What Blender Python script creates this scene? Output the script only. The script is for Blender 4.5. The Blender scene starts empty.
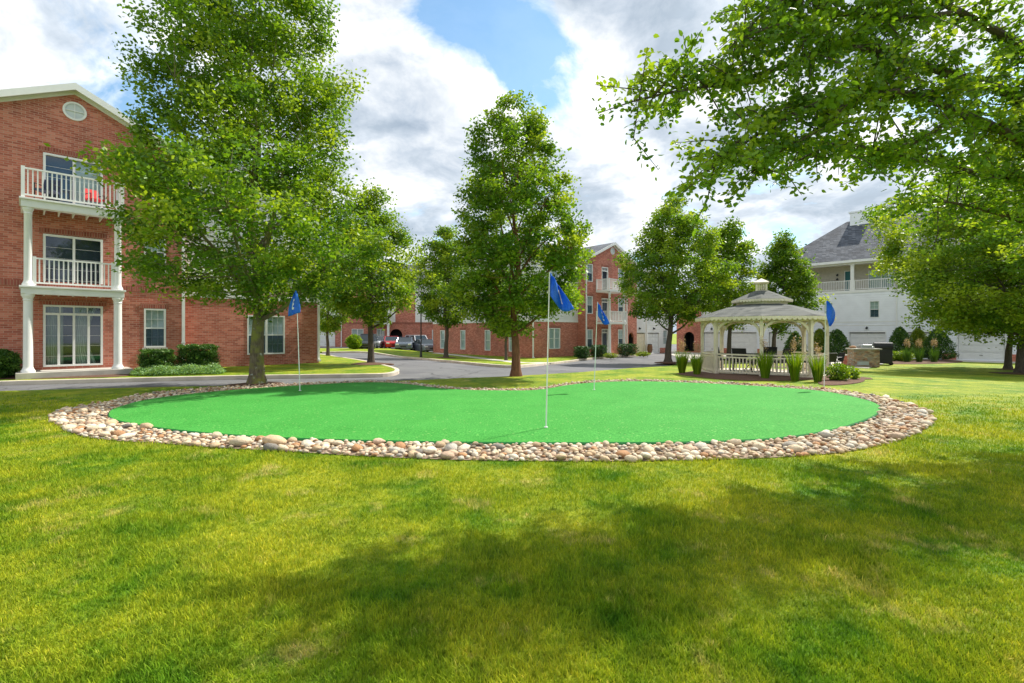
import bpy, bmesh, math, random
import numpy as np
from mathutils import Vector, Matrix, noise as mnoise
from mathutils.geometry import delaunay_2d_cdt

R = math.radians
scene = bpy.context.scene
COL = scene.collection
F = 484.0; CX = 512.0; HY = 333.0; EYE = 1.5

# ------------------------------------------------------------------ terrain
def ss(t):
    t = max(0.0, min(1.0, t)); return t*t*(3-2*t)
def tz(x, y):
    s = .4*x + .75*y
    z = -.57*ss((s-14)/16.0)
    z += .4*ss((-x-8)/6.0)*ss((y-35)/12.0)
    return z
def G(px, py, dz=0.0):
    """ground point seen at a pixel of the photograph"""
    Y = EYE*F/(py-HY)
    for _ in range(25):
        X = (px-CX)/F*Y
        Y = .5*Y + .5*(EYE-(tz(X, Y)+dz))*F/(py-HY)
    X = (px-CX)/F*Y
    return Vector((X, Y, tz(X, Y)+dz))
def P3(px, py, Y):
    return Vector(((px-CX)/F*Y, Y, EYE-(py-HY)/F*Y))

# ------------------------------------------------------------------ objects
def tag(o, label=None, cat=None, group=None, kind=None):
    if label: o['label'] = label
    if cat: o['category'] = cat
    if group: o['group'] = group
    if kind: o['kind'] = kind
    return o
def empty(name, loc=(0, 0, 0), rz=0.0, label=None, cat=None, group=None):
    o = bpy.data.objects.new(name, None); COL.objects.link(o)
    o.location = loc; o.rotation_euler = (0, 0, rz); o.empty_display_size = .2
    return tag(o, label, cat, group)
def link_mesh(name, me, parent=None, mat=None):
    o = bpy.data.objects.new(name, me); COL.objects.link(o)
    if mat is not None and len(me.materials) == 0: me.materials.append(mat)
    if parent is not None: o.parent = parent
    return o
def np_mesh(name, verts, faces_k, k, mat=None, attr=None, smooth=False):
    """verts (N,3), faces (M,k) numpy -> mesh"""
    me = bpy.data.meshes.new(name)
    n, m = len(verts), len(faces_k)
    me.vertices.add(n); me.vertices.foreach_set('co', np.asarray(verts, dtype=np.float32).ravel())
    me.loops.add(m*k); me.loops.foreach_set('vertex_index', np.asarray(faces_k, dtype=np.int32).ravel())
    me.polygons.add(m)
    me.polygons.foreach_set('loop_start', np.arange(0, m*k, k, dtype=np.int32))
    me.polygons.foreach_set('loop_total', np.full(m, k, dtype=np.int32))
    if smooth: me.polygons.foreach_set('use_smooth', np.ones(m, dtype=bool))
    if attr is not None:
        a = me.attributes.new('v', 'FLOAT', 'POINT'); a.data.foreach_set('value', np.asarray(attr, dtype=np.float32))
    me.update(calc_edges=True)
    if mat: me.materials.append(mat)
    return me
class MB:
    def __init__(s): s.v = []; s.f = []
    def add(s, vs, fs):
        b = len(s.v); s.v += [tuple(p) for p in vs]; s.f += [tuple(b+i for i in f) for f in fs]; return s
    def quad(s, a, b, c, d): return s.add([a, b, c, d], [(0, 1, 2, 3)])
    def box(s, x0, x1, y0, y1, z0, z1):
        vs = [(x, y, z) for x in (x0, x1) for y in (y0, y1) for z in (z0, z1)]
        return s.add(vs, [(0, 1, 3, 2), (4, 6, 7, 5), (0, 4, 5, 1), (2, 3, 7, 6), (0, 2, 6, 4), (1, 5, 7, 3)])
    def obox(s, fr, a0, a1, b0, b1, z0, z1):
        """box in a wall frame: a along the wall, b outward (+) from its face"""
        vs = [fr(a, b, z) for a in (a0, a1) for b in (b0, b1) for z in (z0, z1)]
        return s.add(vs, [(0, 1, 3, 2), (4, 6, 7, 5), (0, 4, 5, 1), (2, 3, 7, 6), (0, 2, 6, 4), (1, 5, 7, 3)])
    def tube(s, pts, rad, n=8, caps=True):
        pts = [Vector(p) for p in pts]
        if not hasattr(rad, '__len__'): rad = [rad]*len(pts)
        base = len(s.v); prev = None
        for i, p in enumerate(pts):
            d = (pts[min(i+1, len(pts)-1)]-pts[max(i-1, 0)])
            if d.length < 1e-9: d = Vector((0, 0, 1))
            d.normalize()
            if prev is None:
                a = d.orthogonal().normalized()
            else:
                a = prev - d*prev.dot(d)
                if a.length < 1e-6: a = d.orthogonal()
                a.normalize()
            prev = a; b = d.cross(a)
            for k in range(n):
                t = 2*math.pi*k/n
                s.v.append(tuple(p+(a*math.cos(t)+b*math.sin(t))*rad[i]))
        for i in range(len(pts)-1):
            for k in range(n):
                s.f.append((base+i*n+k, base+i*n+(k+1) % n, base+(i+1)*n+(k+1) % n, base+(i+1)*n+k))
        if caps:
            s.f.append(tuple(base+k for k in range(n))[::-1]); s.f.append(tuple(base+(len(pts)-1)*n+k for k in range(n)))
        return s
    def lathe(s, prof, n=16, c=(0, 0, 0)):
        base = len(s.v)
        for r, z in prof:
            for k in range(n):
                t = 2*math.pi*k/n; s.v.append((c[0]+r*math.cos(t), c[1]+r*math.sin(t), c[2]+z))
        for i in range(len(prof)-1):
            for k in range(n):
                s.f.append((base+i*n+k, base+i*n+(k+1) % n, base+(i+1)*n+(k+1) % n, base+(i+1)*n+k))
        s.f.append(tuple(base+k for k in range(n))[::-1]); s.f.append(tuple(base+(len(prof)-1)*n+k for k in range(n)))
        return s
    def prism(s, poly, fn0, fn1):
        n = len(poly); vs = [fn0(*p) for p in poly]+[fn1(*p) for p in poly]
        return s.add(vs, [tuple(range(n))[::-1], tuple(range(n, 2*n))]+[(i, (i+1) % n, n+(i+1) % n, n+i) for i in range(n)])
    def build(s, name, mat, parent=None, smooth=False, bevel=0, fix=True):
        me = bpy.data.meshes.new(name); me.from_pydata(s.v, [], s.f)
        if fix:
            bm = bmesh.new(); bm.from_mesh(me); bmesh.ops.recalc_face_normals(bm, faces=bm.faces); bm.to_mesh(me); bm.free()
        if smooth:
            for p in me.polygons: p.use_smooth = True
        me.materials.append(mat); o = link_mesh(name, me, parent)
        if bevel:
            m = o.modifiers.new('b', 'BEVEL'); m.width = bevel; m.segments = 2; m.limit_method = 'ANGLE'
        if smooth and not bevel:
            try:
                me.set_sharp_from_angle(angle=R(40))
            except Exception: pass
        return o

# ------------------------------------------------------------------ materials
def newmat(name):
    m = bpy.data.materials.new(name); m.use_nodes = True
    nt = m.node_tree; b = nt.nodes['Principled BSDF']
    return m, nt, b
def N(nt, t, **kw):
    n = nt.nodes.new(t)
    for k, v in kw.items():
        if k in n.inputs: n.inputs[k].default_value = v
        else: setattr(n, k, v)
    return n
def L(nt, a, b): nt.links.new(a, b)
def ramp(nt, fac, stops, interp='LINEAR'):
    r = nt.nodes.new('ShaderNodeValToRGB'); r.color_ramp.interpolation = interp
    e = r.color_ramp.elements
    while len(e) < len(stops): e.new(.5)
    for i, (p, c) in enumerate(stops):
        e[i].position = p; e[i].color = (*c, 1) if len(c) == 3 else c
    if fac is not None: L(nt, fac, r.inputs[0])
    return r
def mixc(nt, fac, a, b, mode='MIX'):
    m = nt.nodes.new('ShaderNodeMix'); m.data_type = 'RGBA'; m.blend_type = mode
    for sock, v in ((m.inputs[0], fac), (m.inputs[6], a), (m.inputs[7], b)):
        if isinstance(v, (int, float)): sock.default_value = v
        elif isinstance(v, tuple): sock.default_value = (*v, 1) if len(v) == 3 else v
        else: L(nt, v, sock)
    return m.outputs[2]
def coords(nt, kind='Object'):
    return nt.nodes.new('ShaderNodeTexCoord').outputs[kind]
def worldpos(nt): return nt.nodes.new('ShaderNodeNewGeometry').outputs['Position']
def noise(nt, vec, scale, detail=3, rough=.55):
    n = N(nt, 'ShaderNodeTexNoise', Scale=scale, Detail=detail, Roughness=rough); L(nt, vec, n.inputs['Vector']); return n.outputs['Fac']
def bump(nt, b, h, strength=.3, dist=.01):
    n = N(nt, 'ShaderNodeBump', Strength=strength, Distance=dist); L(nt, h, n.inputs['Height']); L(nt, n.outputs[0], b.inputs['Normal'])
def plain(name, col, rough=.6, var=.12, scale=6, metal=0.0, spec=.4, bmp=0.0):
    m, nt, b = newmat(name)
    f = noise(nt, coords(nt), scale, 4)
    c2 = tuple(min(1, c*(1-var)) for c in col); c3 = tuple(min(1, c*(1+var*.5)) for c in col)
    r = ramp(nt, f, [(.3, c2), (.7, c3)]); L(nt, r.outputs[0], b.inputs['Base Color'])
    b.inputs['Roughness'].default_value = rough; b.inputs['Metallic'].default_value = metal
    b.inputs['Specular IOR Level'].default_value = spec
    if bmp: bump(nt, b, noise(nt, coords(nt), scale*8, 3), bmp, .005)
    return m
M = {}
M['white_trim'] = plain('white_trim', (.78, .77, .74), .5, .06, 3)
M['cream_trim'] = plain('cream_trim', (.76, .67, .52), .55, .14, 5)
M['blind'] = None
M['dark'] = plain('dark_interior', (.02, .02, .022), .8)
M['black_metal'] = plain('black_metal', (.018, .019, .02), .45)
M['concrete'] = plain('concrete', (.5, .47, .41), .85, .18, 2.5, bmp=.2)
M['kerb'] = plain('kerb_concrete', (.62, .54, .43), .85, .25, 1.5, bmp=.2)
M['mulch'] = plain('mulch', (.13, .065, .038), .95, .5, 30, bmp=1.0)
M['gravel'] = plain('gravel', (.28, .2, .14), .95, .5, 25, bmp=1.0)
M['teal'] = plain('teal_paint', (.02, .13, .14), .5)
M['beige'] = plain('beige_siding', (.5, .45, .37), .6)
M['red'] = plain('red_fabric', (.6, .03, .03), .7)
M['navy'] = plain('dark_blue', (.03, .04, .08), .7)
M['curtain'] = plain('curtain', (.48, .52, .45), .9, .1, 4)
M['steel'] = plain('steel', (.45, .46, .47), .35, .1, 4, metal=.8)
M['rubber'] = plain('rubber', (.015, .015, .015), .85)
M['wood'] = plain('wood', (.2, .1, .05), .7, .3, 8)

def brick_mat(name, bw, bh, cols, mortar, sq=1.0, msize=.01, bmpst=.4):
    m, nt, b = newmat(name)
    sep = nt.nodes.new('ShaderNodeSeparateXYZ'); L(nt, coords(nt), sep.inputs[0])
    ad = N(nt, 'ShaderNodeMath', operation='ADD'); L(nt, sep.outputs[0], ad.inputs[0]); L(nt, sep.outputs[1], ad.inputs[1])
    cb = nt.nodes.new('ShaderNodeCombineXYZ'); L(nt, ad.outputs[0], cb.inputs[0]); L(nt, sep.outputs[2], cb.inputs[1])
    t = nt.nodes.new('ShaderNodeTexBrick'); L(nt, cb.outputs[0], t.inputs['Vector'])
    t.inputs['Scale'].default_value = 1; t.inputs['Brick Width'].default_value = bw; t.inputs['Row Height'].default_value = bh
    t.inputs['Mortar Size'].default_value = msize; t.inputs['Bias'].default_value = 0.0
    t.inputs['Color1'].default_value = (0, 0, 0, 1); t.inputs['Color2'].default_value = (1, 1, 1, 1); t.inputs['Mortar'].default_value = (.5, .5, .5, 1)
    r = ramp(nt, t.outputs['Color'], [(i/(len(cols)-1), c) for i, c in enumerate(cols)])
    big = noise(nt, coords(nt), .9, 4)
    streak = ramp(nt, big, [(.3, (.68, .66, .66)), (.5, (1, 1, 1)), (.72, (1.15, 1.12, 1.1))])
    c = mixc(nt, 1.0, r.outputs[0], streak.outputs[0], 'MULTIPLY')
    c = mixc(nt, t.outputs['Fac'], c, mortar)
    L(nt, c, b.inputs['Base Color']); b.inputs['Roughness'].default_value = .9
    inv = N(nt, 'ShaderNodeMath', operation='SUBTRACT'); inv.inputs[0].default_value = 1; L(nt, t.outputs['Fac'], inv.inputs[1])
    bump(nt, b, inv.outputs[0], bmpst, .008)
    return m
M['brick'] = brick_mat('red_brick', .21, .075, [(.34, .085, .055), (.43, .115, .072), (.5, .155, .1), (.57, .215, .15)], (.46, .29, .22), msize=.007)
M['brick_dark'] = brick_mat('soldier_brick', .075, .24, [(.2, .045, .03), (.3, .08, .055), (.36, .1, .07)], (.34, .18, .12))
M['shingle'] = brick_mat('grey_shingle', .3, .14, [(.045, .052, .065), (.08, .09, .11), (.13, .14, .16)], (.035, .038, .045), bmpst=.6)
M['shingle_green'] = brick_mat('weathered_shingle', .22, .085, [(.045, .05, .042), (.08, .086, .074), (.125, .127, .11)], (.1, .105, .1), bmpst=.6)

def siding_mat(name, col, pitch=.115):
    m, nt, b = newmat(name)
    sep = nt.nodes.new('ShaderNodeSeparateXYZ'); L(nt, coords(nt), sep.inputs[0])
    d = N(nt, 'ShaderNodeMath', operation='DIVIDE'); L(nt, sep.outputs[2], d.inputs[0]); d.inputs[1].default_value = pitch
    fr = N(nt, 'ShaderNodeMath', operation='FRACT'); L(nt, d.outputs[0], fr.inputs[0])
    r = ramp(nt, fr.outputs[0], [(0, (0, 0, 0)), (.1, (1, 1, 1)), (.95, (.7, .7, .7)), (1, (0, 0, 0))])
    bump(nt, b, noise(nt, coords(nt), 30, 2), .08, .004)
    f = noise(nt, coords(nt), 1.2, 4)
    g = ramp(nt, f, [(.3, tuple(c*.9 for c in col)), (.7, col)])
    L(nt, g.outputs[0], b.inputs['Base Color']); b.inputs['Roughness'].default_value = .55
    return m
M['siding'] = siding_mat('white_siding', (.84, .85, .88))
M['siding_warm'] = siding_mat('offwhite_siding', (.76, .75, .72))
M['garage'] = siding_mat('garage_panels', (.74, .75, .77), .53)
M['garage_cream'] = siding_mat('garage_panels_cream', (.7, .66, .58), .53)
M['blind'] = siding_mat('window_blind', (.62, .66, .66), .05)

def glass_mat(name, tint, alpha):
    m, nt, b = newmat(name)
    out = nt.nodes['Material Output']
    tr = N(nt, 'ShaderNodeBsdfTransparent'); tr.inputs[0].default_value = (*tint, 1)
    gl = N(nt, 'ShaderNodeBsdfGlossy'); gl.inputs['Roughness'].default_value = .04; gl.inputs[0].default_value = (.9, .95, 1, 1)
    fr = N(nt, 'ShaderNodeLayerWeight'); pw = N(nt, 'ShaderNodeMath', operation='POWER'); L(nt, fr.outputs['Facing'], pw.inputs[0]); pw.inputs[1].default_value = 4
    ad = N(nt, 'ShaderNodeMath', operation='MULTIPLY_ADD'); L(nt, pw.outputs[0], ad.inputs[0]); ad.inputs[1].default_value = .7; ad.inputs[2].default_value = alpha; ad.use_clamp = True
    mx = nt.nodes.new('ShaderNodeMixShader'); L(nt, ad.outputs[0], mx.inputs[0]); L(nt, tr.outputs[0], mx.inputs[1]); L(nt, gl.outputs[0], mx.inputs[2])
    L(nt, mx.outputs[0], out.inputs['Surface']); return m
M['glass'] = glass_mat('window_glass', (.74, .82, .82), .09)
M['screen'] = glass_mat('insect_screen', (.42, .47, .52), .0)
M['car_glass'] = plain('car_glass', (.02, .03, .035), .08, .05, 1, spec=.8)

def leaf_mat(name, dark, mid, light, trans=.35):
    m, nt, b = newmat(name)
    out = nt.nodes['Material Output']
    a = nt.nodes.new('ShaderNodeAttribute'); a.attribute_name = 'v'
    r = ramp(nt, a.outputs['Fac'], [(0, dark), (.5, mid), (1, light)])
    L(nt, r.outputs[0], b.inputs['Base Color']); b.inputs['Roughness'].default_value = .45; b.inputs['Specular IOR Level'].default_value = .35
    tr = nt.nodes.new('ShaderNodeBsdfTranslucent')
    tc = mixc(nt, 1.0, r.outputs[0], (1.5, 1.35, .5), 'MULTIPLY'); L(nt, tc, tr.inputs[0])
    mx = nt.nodes.new('ShaderNodeMixShader'); mx.inputs[0].default_value = trans
    L(nt, b.outputs[0], mx.inputs[1]); L(nt, tr.outputs[0], mx.inputs[2]); L(nt, mx.outputs[0], out.inputs['Surface'])
    return m
M['leaf'] = leaf_mat('tree_leaf', (.05, .125, .012), (.13, .255, .018), (.30, .40, .03), .5)
M['leaf_yellow'] = leaf_mat('yellow_leaf', (.08, .15, .015), (.2, .29, .02), (.36, .4, .03))
M['leaf_bright'] = leaf_mat('bright_leaf', (.05, .14, .006), (.16, .29, .01), (.38, .45, .02), .42)
M['leaf_dark'] = leaf_mat('dark_leaf', (.015, .055, .012), (.035, .1, .018), (.08, .17, .03), .2)
M['leaf_mid'] = leaf_mat('evergreen_leaf', (.02, .07, .012), (.06, .15, .02), (.16, .27, .03), .25)
M['cover'] = leaf_mat('groundcover_leaf', (.1, .22, .07), (.2, .36, .13), (.34, .5, .23))
M['plume'] = leaf_mat('grass_plume', (.3, .2, .14), (.42, .3, .22), (.55, .42, .32))

def bark_mat(name, a, b_, moss=None):
    m, nt, b = newmat(name)
    co = coords(nt); mp = N(nt, 'ShaderNodeMapping'); mp.inputs['Scale'].default_value = (14, 14, 3); L(nt, co, mp.inputs[0])
    f = noise(nt, mp.outputs[0], 1.5, 6, .7)
    r = ramp(nt, f, [(.3, a), (.7, b_)]); c = r.outputs[0]
    if moss:
        f2 = noise(nt, co, 3.5, 4); r2 = ramp(nt, f2, [(.45, (0, 0, 0)), (.62, (1, 1, 1))]); c = mixc(nt, r2.outputs[0], c, moss)
        f3 = noise(nt, co, 6.5, 4); r3 = ramp(nt, f3, [(.62, (0, 0, 0)), (.68, (1, 1, 1))]); c = mixc(nt, r3.outputs[0], c, (.34, .36, .3))
    L(nt, c, b.inputs['Base Color']); b.inputs['Roughness'].default_value = .95
    bump(nt, b, f, .8, .02); return m
M['bark'] = bark_mat('bark', (.045, .035, .026), (.13, .1, .075))
M['bark_moss'] = bark_mat('mossy_bark', (.07, .05, .03), (.2, .16, .1), (.2, .2, .04))
M['bark_red'] = bark_mat('reddish_bark', (.1, .04, .02), (.27, .12, .06))

def grass_mat(name, blades=False):
    m, nt, b = newmat(name)
    pos = worldpos(nt)
    big = noise(nt, pos, .75, 5, .62); med = noise(nt, pos, 2.6, 5, .65); fine = noise(nt, pos, 38, 3)
    gr = ramp(nt, med, [(.3, (.055, .165, .008)), (.48, (.13, .25, .01)), (.66, (.26, .34, .014))])
    ye = ramp(nt, fine, [(.25, (.33, .37, .016)), (.75, (.5, .48, .038))])
    k = ramp(nt, big, [(.40, (0, 0, 0)), (.60, (1, 1, 1))])
    k2 = N(nt, 'ShaderNodeMath', operation='MULTIPLY'); L(nt, k.outputs[0], k2.inputs[0]); k2.inputs[1].default_value = .78
    c = mixc(nt, k2.outputs[0], gr.outputs[0], ye.outputs[0])
    dry = noise(nt, pos, 1.6, 6, .72); kd = ramp(nt, dry, [(.56, (0, 0, 0)), (.68, (.7, .7, .7))])
    c = mixc(nt, kd.outputs[0], c, (.6, .49, .17))
    tuft = noise(nt, pos, 11, 4, .7); rt = ramp(nt, tuft, [(.32, (.62, .72, .6)), (.5, (1, 1, 1)), (.68, (1.28, 1.2, 1.2))]); c = mixc(nt, 1.0, c, rt.outputs[0], 'MULTIPLY')
    if blades:
        a = nt.nodes.new('ShaderNodeAttribute'); a.attribute_name = 'v'
        r = ramp(nt, a.outputs['Fac'], [(0, (.75, .85, .6)), (.5, (1.15, 1.15, 1)), (.9, (1.45, 1.3, 1.0)), (.965, (1.7, 1.4, 2.0)), (1, (1.9, 1.45, 3.0))])
        c = mixc(nt, 1.0, c, r.outputs[0], 'MULTIPLY')
        out = nt.nodes['Material Output']; tr = nt.nodes.new('ShaderNodeBsdfTranslucent'); L(nt, c, tr.inputs[0])
        mx = nt.nodes.new('ShaderNodeMixShader'); mx.inputs[0].default_value = .35
        L(nt, b.outputs[0], mx.inputs[1]); L(nt, tr.outputs[0], mx.inputs[2]); L(nt, mx.outputs[0], out.inputs['Surface'])
    else:
        v = noise(nt, pos, 90, 3, .8); rr = ramp(nt, v, [(.3, (.55, .6, .5)), (.7, (1.0, 1.0, .95))])
        c = mixc(nt, 1.0, c, rr.outputs[0], 'MULTIPLY')
        bump(nt, b, v, .7, .03)
    L(nt, c, b.inputs['Base Color']); b.inputs['Roughness'].default_value = .75; b.inputs['Specular IOR Level'].default_value = .15
    return m
M['lawn'] = grass_mat('lawn_turf'); M['blade'] = grass_mat('grass_blades', True)

def turf_mat():
    m, nt, b = newmat('artificial_turf'); pos = worldpos(nt)
    v = noise(nt, pos, 45, 8, .85); big = noise(nt, pos, 1.3, 5)
    r = ramp(nt, v, [(.38, (.008, .11, .014)), (.5, (.042, .275, .038)), (.64, (.13, .45, .085))])
    r2 = ramp(nt, big, [(.3, (.85, .9, .85)), (.7, (1.1, 1.05, 1.1))])
    c = mixc(nt, 1.0, r.outputs[0], r2.outputs[0], 'MULTIPLY')
    # pale litter lying on the turf (fallen bits)
    lt = N(nt, 'ShaderNodeTexVoronoi', Scale=7.0); mp = N(nt, 'ShaderNodeMapping'); mp.inputs['Rotation'].default_value = (0, 0, .5); mp.inputs['Scale'].default_value = (1, 2.2, 1)
    L(nt, pos, mp.inputs[0]); L(nt, mp.outputs[0], lt.inputs['Vector'])
    k = ramp(nt, lt.outputs['Distance'], [(.09, (.7, .7, .7)), (.13, (0, 0, 0))])
    c = mixc(nt, k.outputs[0], c, (.42, .52, .2))
    L(nt, c, b.inputs['Base Color']); b.inputs['Roughness'].default_value = .8; b.inputs['Specular IOR Level'].default_value = .15
    bump(nt, b, v, .8, .01); return m
M['turf'] = turf_mat()
def asphalt_mat():
    m, nt, b = newmat('asphalt'); pos = worldpos(nt)
    f = noise(nt, pos, .5, 6, .65); g = noise(nt, pos, 60, 3)
    r = ramp(nt, f, [(.3, (.1, .1, .107)), (.7, (.155, .153, .155))]); r2 = ramp(nt, g, [(.3, (.85, .85, .85)), (.7, (1.15, 1.15, 1.15))])
    c = mixc(nt, 1.0, r.outputs[0], r2.outputs[0], 'MULTIPLY')
    v = N(nt, 'ShaderNodeTexVoronoi', Scale=.22, feature='DISTANCE_TO_EDGE'); wv = N(nt, 'ShaderNodeTexNoise', Scale=.8, Detail=5); L(nt, pos, wv.inputs['Vector'])
    ma = N(nt, 'ShaderNodeVectorMath', operation='MULTIPLY_ADD'); L(nt, wv.outputs['Color'], ma.inputs[0]); ma.inputs[1].default_value = (1.6, 1.6, 0); L(nt, pos, ma.inputs[2]); L(nt, ma.outputs[0], v.inputs['Vector'])
    kc = ramp(nt, v.outputs['Distance'], [(.0, (1, 1, 1)), (.009, (0, 0, 0))]); c = mixc(nt, kc.outputs[0], c, (.04, .04, .042))
    pt = noise(nt, pos, .28, 2); kp = ramp(nt, pt, [(.585, (0, 0, 0)), (.595, (.6, .6, .6))]); c = mixc(nt, kp.outputs[0], c, (.09, .09, .1))
    L(nt, c, b.inputs['Base Color']); b.inputs['Roughness'].default_value = .9; bump(nt, b, g, .5, .01); return m
M['asphalt'] = asphalt_mat()
def stonework():
    m, nt, b = newmat('ledge_stone'); co = coords(nt); mp = N(nt, 'ShaderNodeMapping'); mp.inputs['Scale'].default_value = (5, 5, 11); L(nt, co, mp.inputs[0])
    v = N(nt, 'ShaderNodeTexVoronoi', Scale=1.3); L(nt, mp.outputs[0], v.inputs['Vector'])
    sp = nt.nodes.new('ShaderNodeSeparateColor'); L(nt, v.outputs['Color'], sp.inputs[0])
    r = ramp(nt, sp.outputs[0], [(0, (.25, .14, .08)), (.3, (.45, .33, .22)), (.6, (.33, .31, .28)), (.8, (.5, .25, .14)), (1, (.58, .5, .38))])
    L(nt, r.outputs[0], b.inputs['Base Color']); b.inputs['Roughness'].default_value = .9
    v2 = N(nt, 'ShaderNodeTexVoronoi', Scale=1.3, feature='DISTANCE_TO_EDGE'); L(nt, mp.outputs[0], v2.inputs['Vector'])
    rr = ramp(nt, v2.outputs['Distance'], [(0, (0, 0, 0)), (.1, (1, 1, 1))]); bump(nt, b, rr.outputs[0], .8, .03); return m
M['ledge'] = stonework()
def carpaint(name, col):
    m, nt, b = newmat(name); b.inputs['Base Color'].default_value = (*col, 1); b.inputs['Roughness'].default_value = .25
    b.inputs['Coat Weight'].default_value = .8; b.inputs['Metallic'].default_value = .2; return m
def flag_mat():
    m, nt, b = newmat('blue_flag_cloth'); out = nt.nodes['Material Output']
    f = noise(nt, coords(nt), 30, 3); r = ramp(nt, f, [(.3, (.01, .12, .55)), (.7, (.03, .22, .8))])
    L(nt, r.outputs[0], b.inputs['Base Color']); b.inputs['Roughness'].default_value = .45
    tr = nt.nodes.new('ShaderNodeBsdfTranslucent'); tr.inputs[0].default_value = (.01, .2, .75, 1)
    mx = nt.nodes.new('ShaderNodeMixShader'); mx.inputs[0].default_value = .35
    L(nt, b.outputs[0], mx.inputs[1]); L(nt, tr.outputs[0], mx.inputs[2]); L(nt, mx.outputs[0], out.inputs['Surface']); return m
M['flag'] = flag_mat()
# ------------------------------------------------------------------ ground sheets
def resample(poly, step):
    out = []
    n = len(poly)
    for i in range(n):
        a = Vector(poly[i][:2]); b = Vector(poly[(i+1) % n][:2]); d = (b-a).length
        k = max(1, int(d/step))
        for j in range(k): out.append(a+(b-a)*j/k)
    return out
def smooth_closed(pts, it=2):
    for _ in range(it):
        o = []
        n = len(pts)
        for i in range(n):
            a = Vector(pts[i]); b = Vector(pts[(i+1) % n]); o += [a*.75+b*.25, a*.25+b*.75]
        pts = o
    return pts
def inside(p, poly):
    x, y = p[0], p[1]; c = False; n = len(poly); j = n-1
    for i in range(n):
        xi, yi = poly[i][0], poly[i][1]; xj, yj = poly[j][0], poly[j][1]
        if (yi > y) != (yj > y) and x < (xj-xi)*(y-yi)/(yj-yi)+xi: c = not c
        j = i
    return c
def seg_dist(p, poly):
    best = 1e9; px, py = p[0], p[1]; n = len(poly)
    for i in range(n):
        ax, ay = poly[i][0], poly[i][1]; bx, by = poly[(i+1) % n][0], poly[(i+1) % n][1]
        dx, dy = bx-ax, by-ay; t = max(0, min(1, ((px-ax)*dx+(py-ay)*dy)/(dx*dx+dy*dy+1e-12)))
        q = math.hypot(px-ax-t*dx, py-ay-t*dy); best = min(best, q)
    return best
def sheet(name, poly, dz, mat, step=1.0, skirt=.0, label=None, zf=None, edge=None):
    zf = zf or (lambda x, y: tz(x, y)+dz)
    bd = resample(poly, edge or step)
    nb = len(bd); pts = list(bd)
    x0 = min(p.x for p in bd); x1 = max(p.x for p in bd); y0 = min(p.y for p in bd); y1 = max(p.y for p in bd)
    bl = [(p.x, p.y) for p in bd]
    y = y0+step*.5
    while y < y1:
        x = x0+step*.5
        while x < x1:
            if inside((x, y), bl): pts.append(Vector((x, y)))
            x += step
        y += step
    r = delaunay_2d_cdt(pts, [(i, (i+1) % nb) for i in range(nb)], [], 1, 1e-5)
    vs = [(p.x, p.y, zf(p.x, p.y)) for p in r[0]]; fs = [tuple(f) for f in r[2]]
    fs = [f if (Vector(vs[f[1]])-Vector(vs[f[0]])).cross(Vector(vs[f[2]])-Vector(vs[f[0]])).z > 0 else f[::-1] for f in fs]
    if skirt:
        b = len(vs)
        for p in bd:
            z = zf(p.x, p.y); vs += [(p.x, p.y, z), (p.x, p.y, z-skirt)]
        for i in range(nb):
            j = (i+1) % nb; fs.append((b+2*i, b+2*i+1, b+2*j+1, b+2*j))
    me = bpy.data.meshes.new(name); me.from_pydata(vs, [], fs)
    for p in me.polygons: p.use_smooth = skirt == 0
    o = link_mesh(name, me, None, mat); o['kind'] = 'structure'
    return o
def strip(name, line, w0, w1, z0, z1, mat, parent=None, closed=False, kind='structure'):
    """kerb: box section swept along a ground line, w0..w1 to the left of travel"""
    pts = []
    for i in range(len(line)-(0 if closed else 1)):
        a = Vector(line[i][:2]); b = Vector(line[(i+1) % len(line)][:2]); k = max(1, int((b-a).length/.6))
        for j in range(k): pts.append(a+(b-a)*j/k)
    if not closed: pts.append(Vector(line[-1][:2]))
    mb = MB(); n = len(pts)
    for i, p in enumerate(pts):
        a = pts[(i-1) % n] if (closed or i > 0) else p; b = pts[(i+1) % n] if (closed or i < n-1) else p
        d = (b-a).normalized(); nn = Vector((-d.y, d.x))
        q0 = p+nn*w0; q1 = p+nn*w1; z = tz(p.x, p.y)
        mb.v += [(q0.x, q0.y, z+z0), (q0.x, q0.y, z+z1), (q1.x, q1.y, z+z1), (q1.x, q1.y, z+z0)]
    for i in range(n-(0 if closed else 1)):
        j = (i+1) % n
        for k in range(4): mb.f.append((4*i+k, 4*j+k, 4*j+(k+1) % 4, 4*i+(k+1) % 4))
    o = mb.build(name, mat, parent, bevel=.02)
    if parent is None: o['kind'] = kind
    return o
def curve_px(px, dz=0, it=1):
    pts = [G(x, y, dz) for x, y in px]
    for _ in range(it):
        o = [pts[0]]
        for i in range(len(pts)-1):
            o += [pts[i]*.75+pts[i+1]*.25, pts[i]*.25+pts[i+1]*.75]
        o.append(pts[-1]); pts = o
    return pts

sheet('ground', [(-900, -60), (900, -60), (900, 1500), (-900, 1500)], 0, M['lawn'], 60, zf=lambda x, y: -.95)
# asphalt of drive, side road and court, under the raised lawns
sheet('road', [(-70, 6), (75, 6), (75, 95), (-70, 95)], -.13, M['asphalt'], 1.5)

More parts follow.
